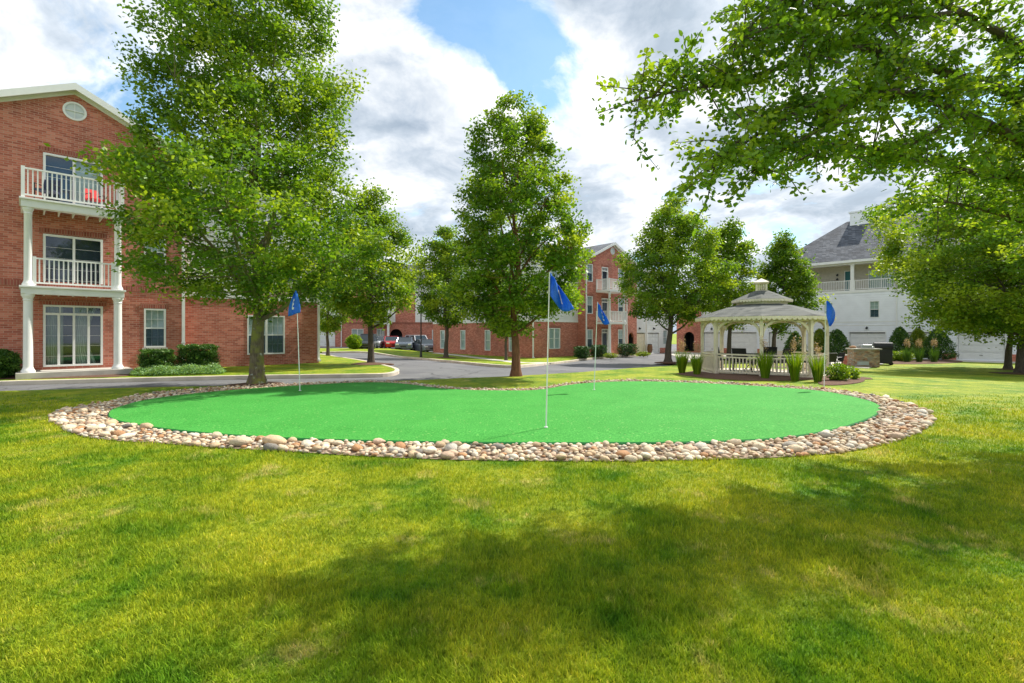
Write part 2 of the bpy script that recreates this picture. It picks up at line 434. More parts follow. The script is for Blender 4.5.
# front lawn (camera stands on it)
front_edge = [G(-260, 398)] + curve_px([(-120, 394), (0, 391), (100, 388.2), (200, 386.2), (300, 384.2), (350, 382.6), (400, 380.8), (450, 378.6), (520, 375.8), (600, 371.2),
                        (650, 367), (690, 361.5), (715, 358), (760, 356.5), (800, 357.5), (840, 359.5), (868, 359.5), (890, 358.2), (925, 359.0), (958, 361.6), (1005, 363), (1040, 364.5)])
right_end = front_edge[-1]
poly_front = [(p.x, p.y) for p in front_edge] + [(right_end.x+1, right_end.y-8), (60, 10), (60, -25), (-60, -25), (-60, front_edge[0].y)]
sheet('front_lawn', poly_front, 0, M['lawn'], .8, .2)
# lawn with the left building and its rounded nose
left_curve = curve_px([(-160, 387.5), (0, 381), (50, 380), (140, 377.6), (250, 375.2), (330, 374.2), (365, 373.8), (384, 373.4), (393, 371.8), (396, 369.8), (393, 367.8), (384, 365.4), (368, 361.8), (350, 358.6), (335, 356.2), (322, 354.3), (306, 352.2)], it=2)
poly_left = [(p.x, p.y) for p in left_curve] + [(-32, left_curve[-1].y+4), (-60, 60), (-60, left_curve[0].y-2)]
sheet('left_lawn', poly_left, 0, M['lawn'], .8, .2)
strip('kerb', left_curve, -.16, .02, -.2, .012, M['kerb'])
# lawn of the middle building
mid_curve = curve_px([(322, 351.8), (352, 351.2), (380, 353), (421, 357.7), (468, 362.4), (500, 365.2), (522, 365.6), (556, 361.8), (585, 358.4), (615, 356.4), (636, 355.2)], it=1)
poly_mid = [(p.x, p.y) for p in mid_curve] + [(14.5, 50.5), (2, 72), (-8.5, 55), (-9, 52.5), (-28, 53.5), (-30, mid_curve[0].y+2)]
sheet('middle_lawn', poly_mid, 0, M['lawn'], .8, .2)
strip('kerb', mid_curve, -.02, .16, -.2, .012, M['kerb'])
# footpath beside the middle building, patio by the gazebo
pl = curve_px([(434, 352.8), (470, 356.6), (505, 360.8), (524, 363.4), (545, 362.4)], it=1)
strip('path', pl, -.45, .45, -.05, .012, M['concrete'])
pat = [G(x, y) for x, y in [(784, 362), (806, 365.5), (868, 368.6), (878, 365.5), (897, 360.6), (893, 358.5), (860, 357.5), (806, 357), (780, 358.5)]]
sheet('patio', [(p.x, p.y) for p in pat], .03, M['concrete'], .8, .1)
# paler concrete court in front of the garages
crt = [G(x, y) for x, y in [(690, 359), (715, 355.5), (760, 354), (840, 356.5), (925, 357.8), (958, 360.4), (1040, 363.2)]]
sheet('court', [(p.x, p.y) for p in crt]+[(41, 34.5), (28, 47.6), (17.5, 57.5)], -.10, M['concrete'], 1.0, .03)
# mulch strip along the left building and mulch beds
def bed(px, dz=.02, dome=.04):
    pts = smooth_closed([(p.x, p.y) for p in [G(x, y) for x, y in px]], 2)
    pl_ = [(p[0], p[1]) for p in pts]
    o = sheet('mulch_bed', pl_, 0, M['mulch'], .3, .06, zf=lambda x, y: tz(x, y)+dz+dome*min(1, seg_dist((x, y), pl_)*2.0), edge=.25)
    return o
def round_bed(c, r0, r1, ang=0, dome=.06):
    pts = []
    for k in range(22):
        t = 2*math.pi*k/22; rr = 1+.1*math.sin(3*t+c[0])+.06*math.sin(5*t)
        a = r0*rr*math.cos(t); b = r1*rr*math.sin(t)
        pts.append((c[0]+a*math.cos(ang)-b*math.sin(ang), c[1]+a*math.sin(ang)+b*math.cos(ang)))
    return sheet('mulch_bed', pts, 0, M['mulch'], .3, .05, zf=lambda x, y: tz(x, y)+.015+dome*min(1, seg_dist((x, y), pts)*1.5), edge=.25)
bed([(-40, 380.5), (0, 379.5), (60, 378.6), (130, 376.8), (131, 373.5), (122, 371.5), (30, 375.5), (-40, 378.5)], .01, .02)

# ------------------------------------------------------------------ putting green and stones
gp = [(108.5, 415), (110, 410), (118, 406.5), (147, 398.5), (206, 391.7), (264, 387.2), (323, 383.8), (350, 382.3), (380, 381.8), (410, 383.8), (438, 388), (470, 389.8), (497, 390.2), (530, 390.2), (547, 388.6), (562, 385.6), (585, 382.6),
      (632, 380.6), (680, 382), (720, 383.6), (768, 386.3), (820, 390), (850, 395.5), (872, 401), (881, 406), (878, 412.5), (867, 418.5), (832, 429.5), (780, 437.3), (730, 440), (680, 441.3), (600, 441.8), (500, 441.6), (420, 440.6), (340, 438.9), (276, 436.6), (217, 433), (160, 427.5), (125, 421.5), (112, 418)]
green_poly = smooth_closed([(lambda g: (g.x, g.y))(G(x, y, .05)) for x, y in gp], 2)
green_poly = [(p[0], p[1]) for p in green_poly]
def gz(x, y):
    d = seg_dist((x, y), green_poly); return tz(x, y)+.045+.025*ss(d/1.2)
green = sheet('putting_green', green_poly, 0, M['turf'], .35, 0, zf=gz, edge=.15)
gm = MB()
n = len(green_poly)
gr = resample(green_poly, .1); n = len(gr)
for i, p in enumerate(gr):
    z = gz(p.x, p.y); a = gr[(i-1) % n]; b = gr[(i+1) % n]; d = (b-a).normalized(); o_ = Vector((-d.y, d.x))
    if inside((p+o_*.02), green_poly): o_ = -o_
    q = p+o_*.018; gm.v += [(p.x, p.y, z), (q.x, q.y, z-.018), (q.x, q.y, -.02)]
for i in range(n):
    j = (i+1) % n; gm.f += [(3*i, 3*j, 3*j+1, 3*i+1), (3*i+1, 3*j+1, 3*j+2, 3*i+2)]
M['turf_edge'] = plain('turf_edge', (.012, .16, .035), .9, .3, 40)
ge = gm.build('turf_edge', M['turf_edge'], green, smooth=True)
# cups
for (px, py) in ((546, 428), (300, 391.2), (594, 390.2), (824, 387.8)): pass

op = [(47, 418), (52, 413.5), (70, 408), (100, 403.5), (130, 397), (165, 391.6), (205, 388.6), (245, 386.2), (300, 383.6), (350, 381.7), (380, 381.2), (412, 383.1), (440, 387.1), (470, 388.8), (497, 389.2), (528, 389.2), (543, 387.5), (558, 384.7), (583, 381.8),
      (632, 379.9), (682, 381.3), (722, 382.9), (770, 385.5), (824, 389.0), (856, 393.4), (884, 398.5), (900, 402.5), (920, 408), (932, 416), (933, 424), (920, 433), (896, 443), (853, 452), (800, 457), (733, 460), (650, 461.5), (580, 462), (500, 461.5), (420, 459.5), (340, 455.5), (280, 451.5), (220, 448.5), (171, 444.5), (103, 440.5), (78, 436), (58, 427)]
ring_poly = smooth_closed([(lambda g: (g.x, g.y))(G(x, y)) for x, y in op], 1)
ring_poly = [(p[0], p[1]) for p in ring_poly]
sheet('stone_bed', ring_poly, .01, M['gravel'], .5, 0, edge=.3)

rng = random.Random(5)
stone_cols = [('pale tan', (.64, .52, .36)), ('buff', (.56, .41, .25)), ('rusty brown', (.42, .22, .1)), ('light grey', (.5, .46, .39)), ('pinkish tan', (.56, .4, .28)), ('cream', (.74, .65, .5)), ('dark grey', (.2, .18, .155))]
stone_mats = []
for nme, c in stone_cols:
    m, nt, b = newmat('stone_'+nme.replace(' ', '_'))
    co = coords(nt); f = noise(nt, co, 1.6, 5, .6); oi = nt.nodes.new('ShaderNodeObjectInfo')
    r = ramp(nt, f, [(.25, tuple(x*.7 for x in c)), (.55, c), (.8, tuple(min(1, x*1.2) for x in c))])
    r2 = ramp(nt, oi.outputs['Random'], [(0, (.82, .8, .78)), (1, (1.18, 1.15, 1.1))])
    cc = mixc(nt, 1.0, r.outputs[0], r2.outputs[0], 'MULTIPLY'); L(nt, cc, b.inputs['Base Color']); b.inputs['Roughness'].default_value = .8
    bump(nt, b, noise(nt, co, 6, 4), .4, .05); stone_mats.append(m)
def stone_bm(seed, sub=2):
    bm = bmesh.new(); bmesh.ops.create_icosphere(bm, subdivisions=sub, radius=1)
    for v in bm.verts:
        d = v.co.normalized(); k = 1+.38*mnoise.noise(d*1.3+Vector((seed*7.3, 0, 0)))+.16*mnoise.noise(d*2.7+Vector((0, seed*3.1, 0)))
        k = min(k, 1.02-.16*max(0, d.dot(Vector((math.sin(seed*2.1), math.cos(seed*1.3), .5)).normalized())))
        v.co = d*k
        v.co.x *= 1.15; v.co.z *= .62
    return bm
shapes = []
for s in range(7):
    bm = stone_bm(s+1); me = bpy.data.meshes.new('stone'); bm.to_mesh(me); bm.free()
    for p in me.polygons: p.use_smooth = True
    me.materials.append(stone_mats[0]); shapes.append(me)
# scatter with a hash grid
ptsS = []; grid = {}
def ok_place(x, y, d):
    gx, gy = int(x//.2), int(y//.2)
    for a in (-1, 0, 1):
        for b in (-1, 0, 1):
            for q in grid.get((gx+a, gy+b), ()):
                if (q[0]-x)**2+(q[1]-y)**2 < (d+q[2])**2*.72: return False
    return True
big = [G(241, 446), G(274, 445.5)]
for g, r in zip(big, (.13, .14)):
    grid.setdefault((int(g.x//.2), int(g.y//.2)), []).append((g.x, g.y, r))
xs = [p[0] for p in ring_poly]; ys = [p[1] for p in ring_poly]
for tries in range(60000):
    x = rng.uniform(min(xs), max(xs)); y = rng.uniform(min(ys), max(ys))
    if not inside((x, y), ring_poly) or inside((x, y), green_poly): continue
    if seg_dist((x, y), green_poly) < .035: continue
    r = (rng.choice((.035, .045, .055, .075))*rng.uniform(.85, 1.15) if tries < 9000 else rng.uniform(.026, .045))
    bk = y > 9.6 and CX+F*x/y < 820
    if bk:
        if rng.random() < .45: continue
        r *= .72
    if ok_place(x, y, r):
        grid.setdefault((int(x//.2), int(y//.2)), []).append((x, y, r)); ptsS.append((x, y, r))
ptsS.sort(key=lambda q: -(q[2]/q[1]) if q[1] > 0 else 0)
ccw = [1.9, 1.5, .7, .8, .9, 1.5, .2]
def pick(): return rng.choices(range(7), ccw)[0]
def zone(x, y):
    px = CX+F*x/y
    if y > 9.3 and px < 700: return 'in the thin far edging behind the putting green'
    if px < 170: return 'at the rounded left end of the stone border'
    if px > 790: return 'in the wide right end of the stone border'
    if px < 400: return 'in the front stone border left of the middle flagstick'
    if px < 600: return 'in the front stone border below the middle flagstick'
    return 'in the front stone border right of the middle flagstick'
def place_stone(x, y, r, ci, label, group):
    o = bpy.data.objects.new('stone', shapes[rng.randrange(7)]); COL.objects.link(o)
    k = rng.uniform(.8, 1.15)
    o.location = (x, y, tz(x, y)+.01+r*.42); o.scale = (r*k*1.05, r/k, r*rng.uniform(.85, 1.25))
    o.rotation_euler = (rng.uniform(-.3, .3), rng.uniform(-.3, .3), rng.uniform(0, 6.28))
    o.material_slots[0].link = 'OBJECT'; o.material_slots[0].material = stone_mats[ci]
    tag(o, label, 'stone', group); return o
for (g, r, lb) in ((big[0], .125, 'largest angular pale boulder in the front border, left one of the big pair'), (big[1], .135, 'large smooth rounded tan boulder just right of the angular one')):
    o = place_stone(g.x, g.y, r, 0 if r < .13 else 1, lb, 'stones edging the putting green'); o.rotation_euler.z = .1
for (x, y, r) in ptsS[:296]:
    ci = pick(); place_stone(x, y, r, ci, f'{stone_cols[ci][0]} river stone {zone(x, y)}', 'stones edging the putting green')
# the rest: one object, seven colours
Vn = []; Fn = []; Mi = []; off = 0
bases = []
for s in range(5):
    bm = stone_bm(s+1, 1); me = bpy.data.meshes.new('tmp'); bm.to_mesh(me); bm.free()
    bases.append((np.array([v.co[:] for v in me.vertices]), np.array([p.vertices[:] for p in me.polygons])))
def add_pebble(x, y, r, lift=.0):
    global off
    v, f = bases[rng.randrange(5)]
    e = Matrix.Rotation(rng.uniform(0, 6.28), 3, 'Z') @ Matrix.Rotation(rng.uniform(-.4, .4), 3, 'X')
    k = rng.uniform(.75, 1.2); w = (v*np.array([r*k, r/k, r])) @ np.array(e).T + np.array([x, y, tz(x, y)+.01+r*.4+lift])
    Vn.append(w); Fn.append(f+off); Mi.append(np.full(len(f), pick(), dtype=np.int32)); off += len(v)
for (x, y, r) in ptsS[296:]: add_pebble(x, y, r)
for _ in range(8000):
    x = rng.uniform(min(xs), max(xs)); y = rng.uniform(min(ys), max(ys))
    if not inside((x, y), ring_poly) or inside((x, y), green_poly) or seg_dist((x, y), green_poly) < .03: continue
    add_pebble(x, y, rng.uniform(.02, .04), rng.uniform(0, .03))
me = np_mesh('small_stones', np.concatenate(Vn), np.concatenate(Fn), 3, None, smooth=True)
for m in stone_mats: me.materials.append(m)
me.polygons.foreach_set('material_index', np.concatenate(Mi))
o = link_mesh('small_stones', me); tag(o, 'small pebbles filling between the larger border stones', 'stones', None, 'stuff')

# ------------------------------------------------------------------ flags
def flagstick(base, top, shape, mark, label, w=.5, h=.34):
    root = empty('golf_flag', base, 0, label, 'golf flag', 'flagsticks on the putting green')
    t = top-base
    MB().tube([(0, 0, -.04), t*.5, t], [.011, .009, .007], 8).build('pole', M['white_trim'], root, smooth=True)
    MB().lathe([(.03, .002), (.03, .012), (.02, .014)], 16).build('cup', M['white_trim'], root)
    # draped cloth: grid, shape(s,t)->offset from pole top
    nu, nv = 18, 14; mb = MB()
    for i in range(nu+1):
        for j in range(nv+1): mb.v.append(tuple(t+shape(i/nu, j/nv)))
    for i in range(nu):
        for j in range(nv):
            a = i*(nv+1)+j; mb.f.append((a, a+1, a+nv+2, a+nv+1))
    fo = mb.build('flag', M['flag'], root, smooth=True, fix=False)
    so = fo.modifiers.new('s', 'SOLIDIFY'); so.thickness = .003
    if mark:
        # printed white numeral following the cloth, a few millimetres proud
        segs = {'3': [((.2, .15), (.8, .15)), ((.8, .15), (.8, .5)), ((.3, .5), (.8, .5)), ((.8, .5), (.8, .85)), ((.2, .85), (.8, .85))],
                '1': [((.5, .1), (.5, .9)), ((.3, .25), (.5, .1))], '2': [((.2, .15), (.8, .15)), ((.8, .15), (.8, .5)), ((.2, .5), (.8, .5)), ((.2, .5), (.2, .85)), ((.2, .85), (.8, .85))],
                '4': [((.25, .1), (.2, .6)), ((.2, .6), (.8, .6)), ((.65, .2), (.65, .9))]}[mark]
        mk = MB(); (s0, s1, t0, t1) = (.42, .78, .3, .8)
        for (p, q) in segs:
            p = Vector(p); q = Vector(q); d = (q-p); ln = d.length; d.normalize(); nn = Vector((-d.y, d.x))*.09
            for k in range(6):
                a = p+d*ln*k/6-d*.03; b = p+d*ln*(k+1)/6+d*.03; vs = []
                for c in (a-nn, b-nn, b+nn, a+nn):
                    u = s0+(s1-s0)*c.x; v = t0+(t1-t0)*c.y
                    pt = t+shape(u, v); e1 = shape(u+.02, v)-shape(u, v); e2 = shape(u, v+.02)-shape(u, v); nr = e1.cross(e2).normalized()
                    if nr.y > 0: nr = -nr
                    vs.append(pt+nr*.006)
                mk.quad(*vs)
        mk.build('numeral', M['white_trim'], fo, fix=False)
    return root
def zs(s): return s
def sh1(s, t):   # hangs out to the right, tail dropping
    x = .012+.36*s*(.35+.65*t); z = -.36*t-.2*s-.12*math.sin(math.pi*s)*t
    return Vector((x, .055*math.sin(9*s+3*t)*min(1, s*3), z))
def sh2(s, t):   # folded cloth hanging around the pole, most of it to the left
    x = (.11-.31*s)*(.12+.88*math.sin(t*1.75)); z = -.54*t-.09*s*t
    return Vector((x, -.03-.045*math.sin(6*s), z))
def sh3(s, t):
    p = sh1(s, t); return Vector((p.x*.82, p.y, p.z*.96))
def sh4(s, t):   # folded under at the tail
    x = .012+.06*max(0, t-.6)/.4+s*.26*max(0, math.sin(math.pi*(.03+.94*t)))**.9; z = -.66*t-.02*s
    return Vector((x, .04*math.sin(6*s+4*t)*min(1, s*3), z))
def mk_flag(px, py, tx, ty, shp, mark, label):
    b = G(px, py, .06); b.z = gz(b.x, b.y)+.001; tp = P3(tx, ty, b.y); return flagstick(b, tp, shp, mark, label)
mk_flag(546, 428, 549.5, 272, sh1, '1', 'tallest blue flag on the white stick nearest the camera, front of the green')
mk_flag(300, 391.2, 296.5, 291, sh2, '3', 'blue flag with white mark in front of the big left tree')
mk_flag(594, 390.2, 597.5, 302, sh3, '2', 'blue flag on a stick at the far edge, right of the nearest one')
mk_flag(824, 387.8, 826, 300.5, sh4, None, 'plain blue flag drooping in front of the gazebo corner')
# ------------------------------------------------------------------ building helpers
def front(y0): return lambda a, b, z: (a, y0-b, z)
def back(y0): return lambda a, b, z: (a, y0+b, z)
def leftside(x0): return lambda a, b, z: (x0-b, a, z)
def rightside(x0): return lambda a, b, z: (x0+b, a, z)
def panel(mb, fr, a0, a1, z0, z1, ops=(), rev=.12, lap=0):
    ops = [o for o in ops if o[1] > a0 and o[0] < a1 and o[3] > z0 and o[2] < z1]
    A = sorted({a0, a1, *[min(max(v, a0), a1) for o in ops for v in o[:2]]}); Z = sorted({z0, z1, *[min(max(v, z0), z1) for o in ops for v in o[2:4]]})
    for i in range(len(A)-1):
        for j in range(len(Z)-1):
            ca, cz = (A[i]+A[i+1])/2, (Z[j]+Z[j+1])/2
            if any(o[0] < ca < o[1] and o[2] < cz < o[3] for o in ops): continue
            if lap:
                e = [Z[j]]+[k*lap for k in range(math.floor(Z[j]/lap)+1, math.ceil(Z[j+1]/lap)) if Z[j]+.01 < k*lap < Z[j+1]-.01]+[Z[j+1]]
                off = lambda z, up: .03*(1-((z/lap) % 1.0)) if not up else (.03*(1-((z/lap) % 1.0)) if abs((z/lap)-round(z/lap)) > 1e-4 else 0.0)
                for za, zb in zip(e[:-1], e[1:]):
                    oa, ob = off(za+1e-6, False), off(zb, True)
                    mb.quad(fr(A[i], oa, za), fr(A[i+1], oa, za), fr(A[i+1], ob, zb), fr(A[i], ob, zb))
                    mb.quad(fr(A[i], 0, za), fr(A[i+1], 0, za), fr(A[i+1], oa, za), fr(A[i], oa, za))
            else: mb.quad(fr(A[i], 0, Z[j]), fr(A[i+1], 0, Z[j]), fr(A[i+1], 0, Z[j+1]), fr(A[i], 0, Z[j+1]))
    for (p, q, r, s) in ops:
        r2 = max(r, z0); s2 = min(s, z1)
        mb.quad(fr(p, 0, r2), fr(p, 0, s2), fr(p, -rev, s2), fr(p, -rev, r2)); mb.quad(fr(q, 0, r2), fr(q, 0, s2), fr(q, -rev, s2), fr(q, -rev, r2))
        if s <= z1: mb.quad(fr(p, 0, s), fr(q, 0, s), fr(q, -rev, s), fr(p, -rev, s))
        if r >= z0: mb.quad(fr(p, 0, r), fr(q, 0, r), fr(q, -rev, r), fr(p, -rev, r))
def window(parent, fr, a0, a1, z0, z1, cols=1, munt=(2, 2), blindfrac=1.0, dark=False, label=None, detail=True, trim=True):
    """double-hung window(s) set in an opening: frame > pane, blind, screen"""
    mb = MB(); d0, d1 = -.11, .018 if trim else -.03; e = .004; t = .06
    a0 += e; a1 -= e; z0 += e; z1 -= e
    mb.obox(fr, a0, a0+t, d0, d1, z0, z1); mb.obox(fr, a1-t, a1, d0, d1, z0, z1)
    mb.obox(fr, a0+t, a1-t, d0, d1, z1-t, z1); mb.obox(fr, a0+t, a1-t, d0, d1+.02, z0, z0+t)
    wa = (a1-a0-2*t)
    for k in range(1, cols):
        c = a0+t+wa*k/cols; mb.obox(fr, c-.045, c+.045, d0, d1-.004, z0+t, z1-t)
    zm = (z0+z1)/2
    for k in range(cols):
        p = a0+t+wa*k/cols+(.045 if k else 0); q = a0+t+wa*(k+1)/cols-(.045 if k < cols-1 else 0)
        if munt:
            mb.obox(fr, p, q, -.07, -.035, zm-.025, zm+.025)
            if detail:
                for i in range(1, munt[0]):
                    c = p+(q-p)*i/munt[0]; mb.obox(fr, c-.008, c+.008, -.066, -.05, z0+t, z1-t)
                for j in range(1, munt[1]):
                    for (lo, hi) in ((z0+t, zm), (zm, z1-t)):
                        c = lo+(hi-lo)*j/munt[1]; mb.obox(fr, p, q, -.068, -.052, c-.008, c+.008)
    w = mb.build('window', M['white_trim'], parent)
    if label: w['label'] = label
    MB().quad(fr(a0+t, -.075, z0+t), fr(a1-t, -.075, z0+t), fr(a1-t, -.075, z1-t), fr(a0+t, -.075, z1-t)).build('pane', M['glass'], w, fix=False)
    MB().quad(fr(a0+t, -.105, z0+t), fr(a1-t, -.105, z0+t), fr(a1-t, -.105, z1-t), fr(a0+t, -.105, z1-t)).build('blind', M['dark'] if dark else M['blind'], w, fix=False)
    if detail: MB().quad(fr(a0+t, -.045, z0+t), fr(a1-t, -.045, z0+t), fr(a1-t, -.045, zm-.03), fr(a0+t, -.045, zm-.03)).build('screen', M['screen'], w, fix=False)
    return w
def glass_door(parent, fr, a0, a1, z0, z1, panels=2, transom=0, curtain=False, detail=True, label=None, dep=.35):
    mb = MB(); d0, d1 = -.11, .02; t = .065
    a0 += .004; a1 -= .004; z1 -= .004; z0 += .004
    mb.obox(fr, a0, a0+t, d0, d1, z0, z1); mb.obox(fr, a1-t, a1, d0, d1, z0, z1); mb.obox(fr, a0+t, a1-t, d0, d1, z1-t, z1); mb.obox(fr, a0+t, a1-t, d0, d1, z0, z0+t)
    zt = z1-t
    if transom:
        zt = z1-transom; mb.obox(fr, a0+t, a1-t, d0, d1-.004, zt-.04, zt+.04); zt -= .04
        for i in range(1, 4):
            c = a0+t+(a1-a0-2*t)*i/4; mb.obox(fr, c-.015, c+.015, -.07, -.03, zt+.08, z1-t)
    for k in range(1, panels):
        c = a0+(a1-a0)*k/panels; mb.obox(fr, c-.035, c+.035, -.09, -.01, z0+t, zt)
    if detail:
        for k in range(panels):
            p = a0+(a1-a0)*k/panels; q = a0+(a1-a0)*(k+1)/panels
            for j in range(1, 5):
                c = z0+(zt-z0)*j/5; mb.obox(fr, p+.035, q-.035, -.062, -.05, c-.004, c+.004)
            for j in (1,):
                pass
    w = mb.build('patio_door', M['white_trim'], parent)
    if label: w['label'] = label
    MB().quad(fr(a0+t, -.07, z0+t), fr(a1-t, -.07, z0+t), fr(a1-t, -.07, z1-t), fr(a0+t, -.07, z1-t)).build('pane', M['glass'], w, fix=False)
    # dim room behind
    r = MB(); r.quad(fr(a0, -dep, z0), fr(a1, -dep, z0), fr(a1, -dep, z1), fr(a0, -dep, z1))
    for a in (a0, a1): r.quad(fr(a, -dep, z0), fr(a, -.12, z0), fr(a, -.12, z1), fr(a, -dep, z1))
    r.quad(fr(a0, -dep, z1), fr(a1, -dep, z1), fr(a1, -.12, z1), fr(a0, -.12, z1)); r.quad(fr(a0, -dep, z0), fr(a1, -dep, z0), fr(a1, -.12, z0), fr(a0, -.12, z0))
    r.build('room', M['navy'], w, fix=False)
    if curtain:
        for (c0, c1, gap) in curtain:
            cm = MB(); nn = 40
            for i in range(nn+1):
                a = c0+(c1-c0)*i/nn; b = -.17-.035*math.sin(i*1.35)-.01*math.sin(i*3)
                for j in range(5):
                    z = z0+.02+(z1-.05-z0)*j/4; f = math.sin(math.pi*j/4)*gap; am = a+(c0-a)*f if gap > 0 else a+(c1-a)*(-f)
                    cm.v.append(fr(am, b, z))
            for i in range(nn):
                for j in range(4):
                    q = i*5+j; cm.f.append((q, q+5, q+6, q+1))
            cm.build('curtain', M['curtain'], w, smooth=True)
    return w
def railing(parent, pts, z0, h, step=.115, mat='white_trim', bal=.018, name='railing'):
    """pts: list of (x,y) corners in the building frame"""
    mb = MB()
    for (p, q) in zip(pts[:-1], pts[1:]):
        p = Vector((p[0], p[1], 0)); q = Vector((q[0], q[1], 0)); d = q-p; ln = d.length; d.normalize(); n = Vector((-d.y, d.x, 0))
        def bx(s0, s1, w, za, zb):
            vs = []
            for s in (s0, s1):
                for k in (-w, w):
                    for z in (za, zb): v = p+d*s+n*k; vs.append((v.x, v.y, z))
            mb.add(vs, [(0, 1, 3, 2), (4, 6, 7, 5), (0, 4, 5, 1), (2, 3, 7, 6), (0, 2, 6, 4), (1, 5, 7, 3)])
        bx(0, ln, .03, z0+h-.05, z0+h); bx(0, ln, .025, z0+.07, z0+.12)
        k = max(1, round(ln/step))
        for i in range(1, k): s = ln*i/k; bx(s-bal, s+bal, bal*.9, z0+.12, z0+h-.05)
        for s in (0, ln): bx(s-.045, s+.045, .046, z0, z0+h+.03)
    return mb.build(name, M[mat], parent)
def column(parent, x, y, z0, z1, r, mat='white_trim', square=False):
    mb = MB()
    if square:
        mb.box(x-r, x+r, y-r, y+r, z0, z1); mb.box(x-r*1.35, x+r*1.35, y-r*1.35, y+r*1.35, z0, z0+.12); mb.box(x-r*1.3, x+r*1.3, y-r*1.3, y+r*1.3, z1-.1, z1-.002)
        return mb.build('column', M[mat], parent, bevel=.008)
    mb.lathe([(r*1.45, z0), (r*1.45, z0+.06), (r*1.25, z0+.1), (r*1.05, z0+.16), (r, z0+.2), (r*.95, z1-.22), (r*1.1, z1-.2), (r*.95, z1-.17), (r*1.2, z1-.08), (r*1.35, z1-.07), (r*1.35, z1-.002)], 20, (x, y, 0))
    return mb.build('column', M[mat], parent, smooth=True)
def downspout(parent, x, y, z0, z1, mat='white_trim'):
    mb = MB().box(x-.05, x+.05, y-.09, y-.01, z0, z1); mb.box(x-.06, x+.06, y-.2, y-.01, z0-.02, z0+.08)
    for z in (z0+1, z1-1): mb.box(x-.07, x+.07, y-.095, y-.005, z, z+.04)
    return mb.build('downspout', M[mat], parent)
def slab_faces(mb, poly, z, th):
    """sloping roof plane with thickness: poly list of (x,y,z)"""
    n = len(poly); v = [tuple(p) for p in poly]+[(p[0], p[1], p[2]-th) for p in poly]
    mb.add(v, [tuple(range(n)), tuple(range(n, 2*n))[::-1]]+[(i, (i+1) % n, n+(i+1) % n, n+i) for i in range(n)])
def hip_roof(parent, x0, x1, y0, y1, ze, rise, ov=.35, mat='shingle', hipl=None, hipr=None):
    """hip roof with ridge along x; hipl/hipr: horizontal run of the end hips (0 = gable)"""
    x0 -= ov; x1 += ov; y0 -= ov; y1 += ov; ym = (y0+y1)/2; hl = (ym-y0) if hipl is None else hipl; hr = (ym-y0) if hipr is None else hipr
    a, b = (x0+hl, ym, ze+rise), (x1-hr, ym, ze+rise)
    c = [(x0, y0, ze), (x1, y0, ze), (x1, y1, ze), (x0, y1, ze)]
    mb = MB().add([c[0], c[1], c[2], c[3], a, b], [(0, 1, 5, 4), (2, 3, 4, 5), (3, 0, 4), (1, 2, 5), (0, 3, 2, 1)])
    rf = mb.build('roof', M[mat], parent)
    fm = MB(); t = .05
    fm.box(x0-t, x1+t, y0-t, y0-.003, ze-.2, ze+.02); fm.box(x0-t, x1+t, y1+.003, y1+t, ze-.2, ze+.02); fm.box(x0-t, x0-.003, y0-.003, y1+.003, ze-.2, ze+.02); fm.box(x1+.003, x1+t, y0-.003, y1+.003, ze-.2, ze+.02)
    fm.box(x0, x1, y0, y1, ze-.06, ze-.01)
    fm.build('fascia', M['white_trim'], rf)
    return rf
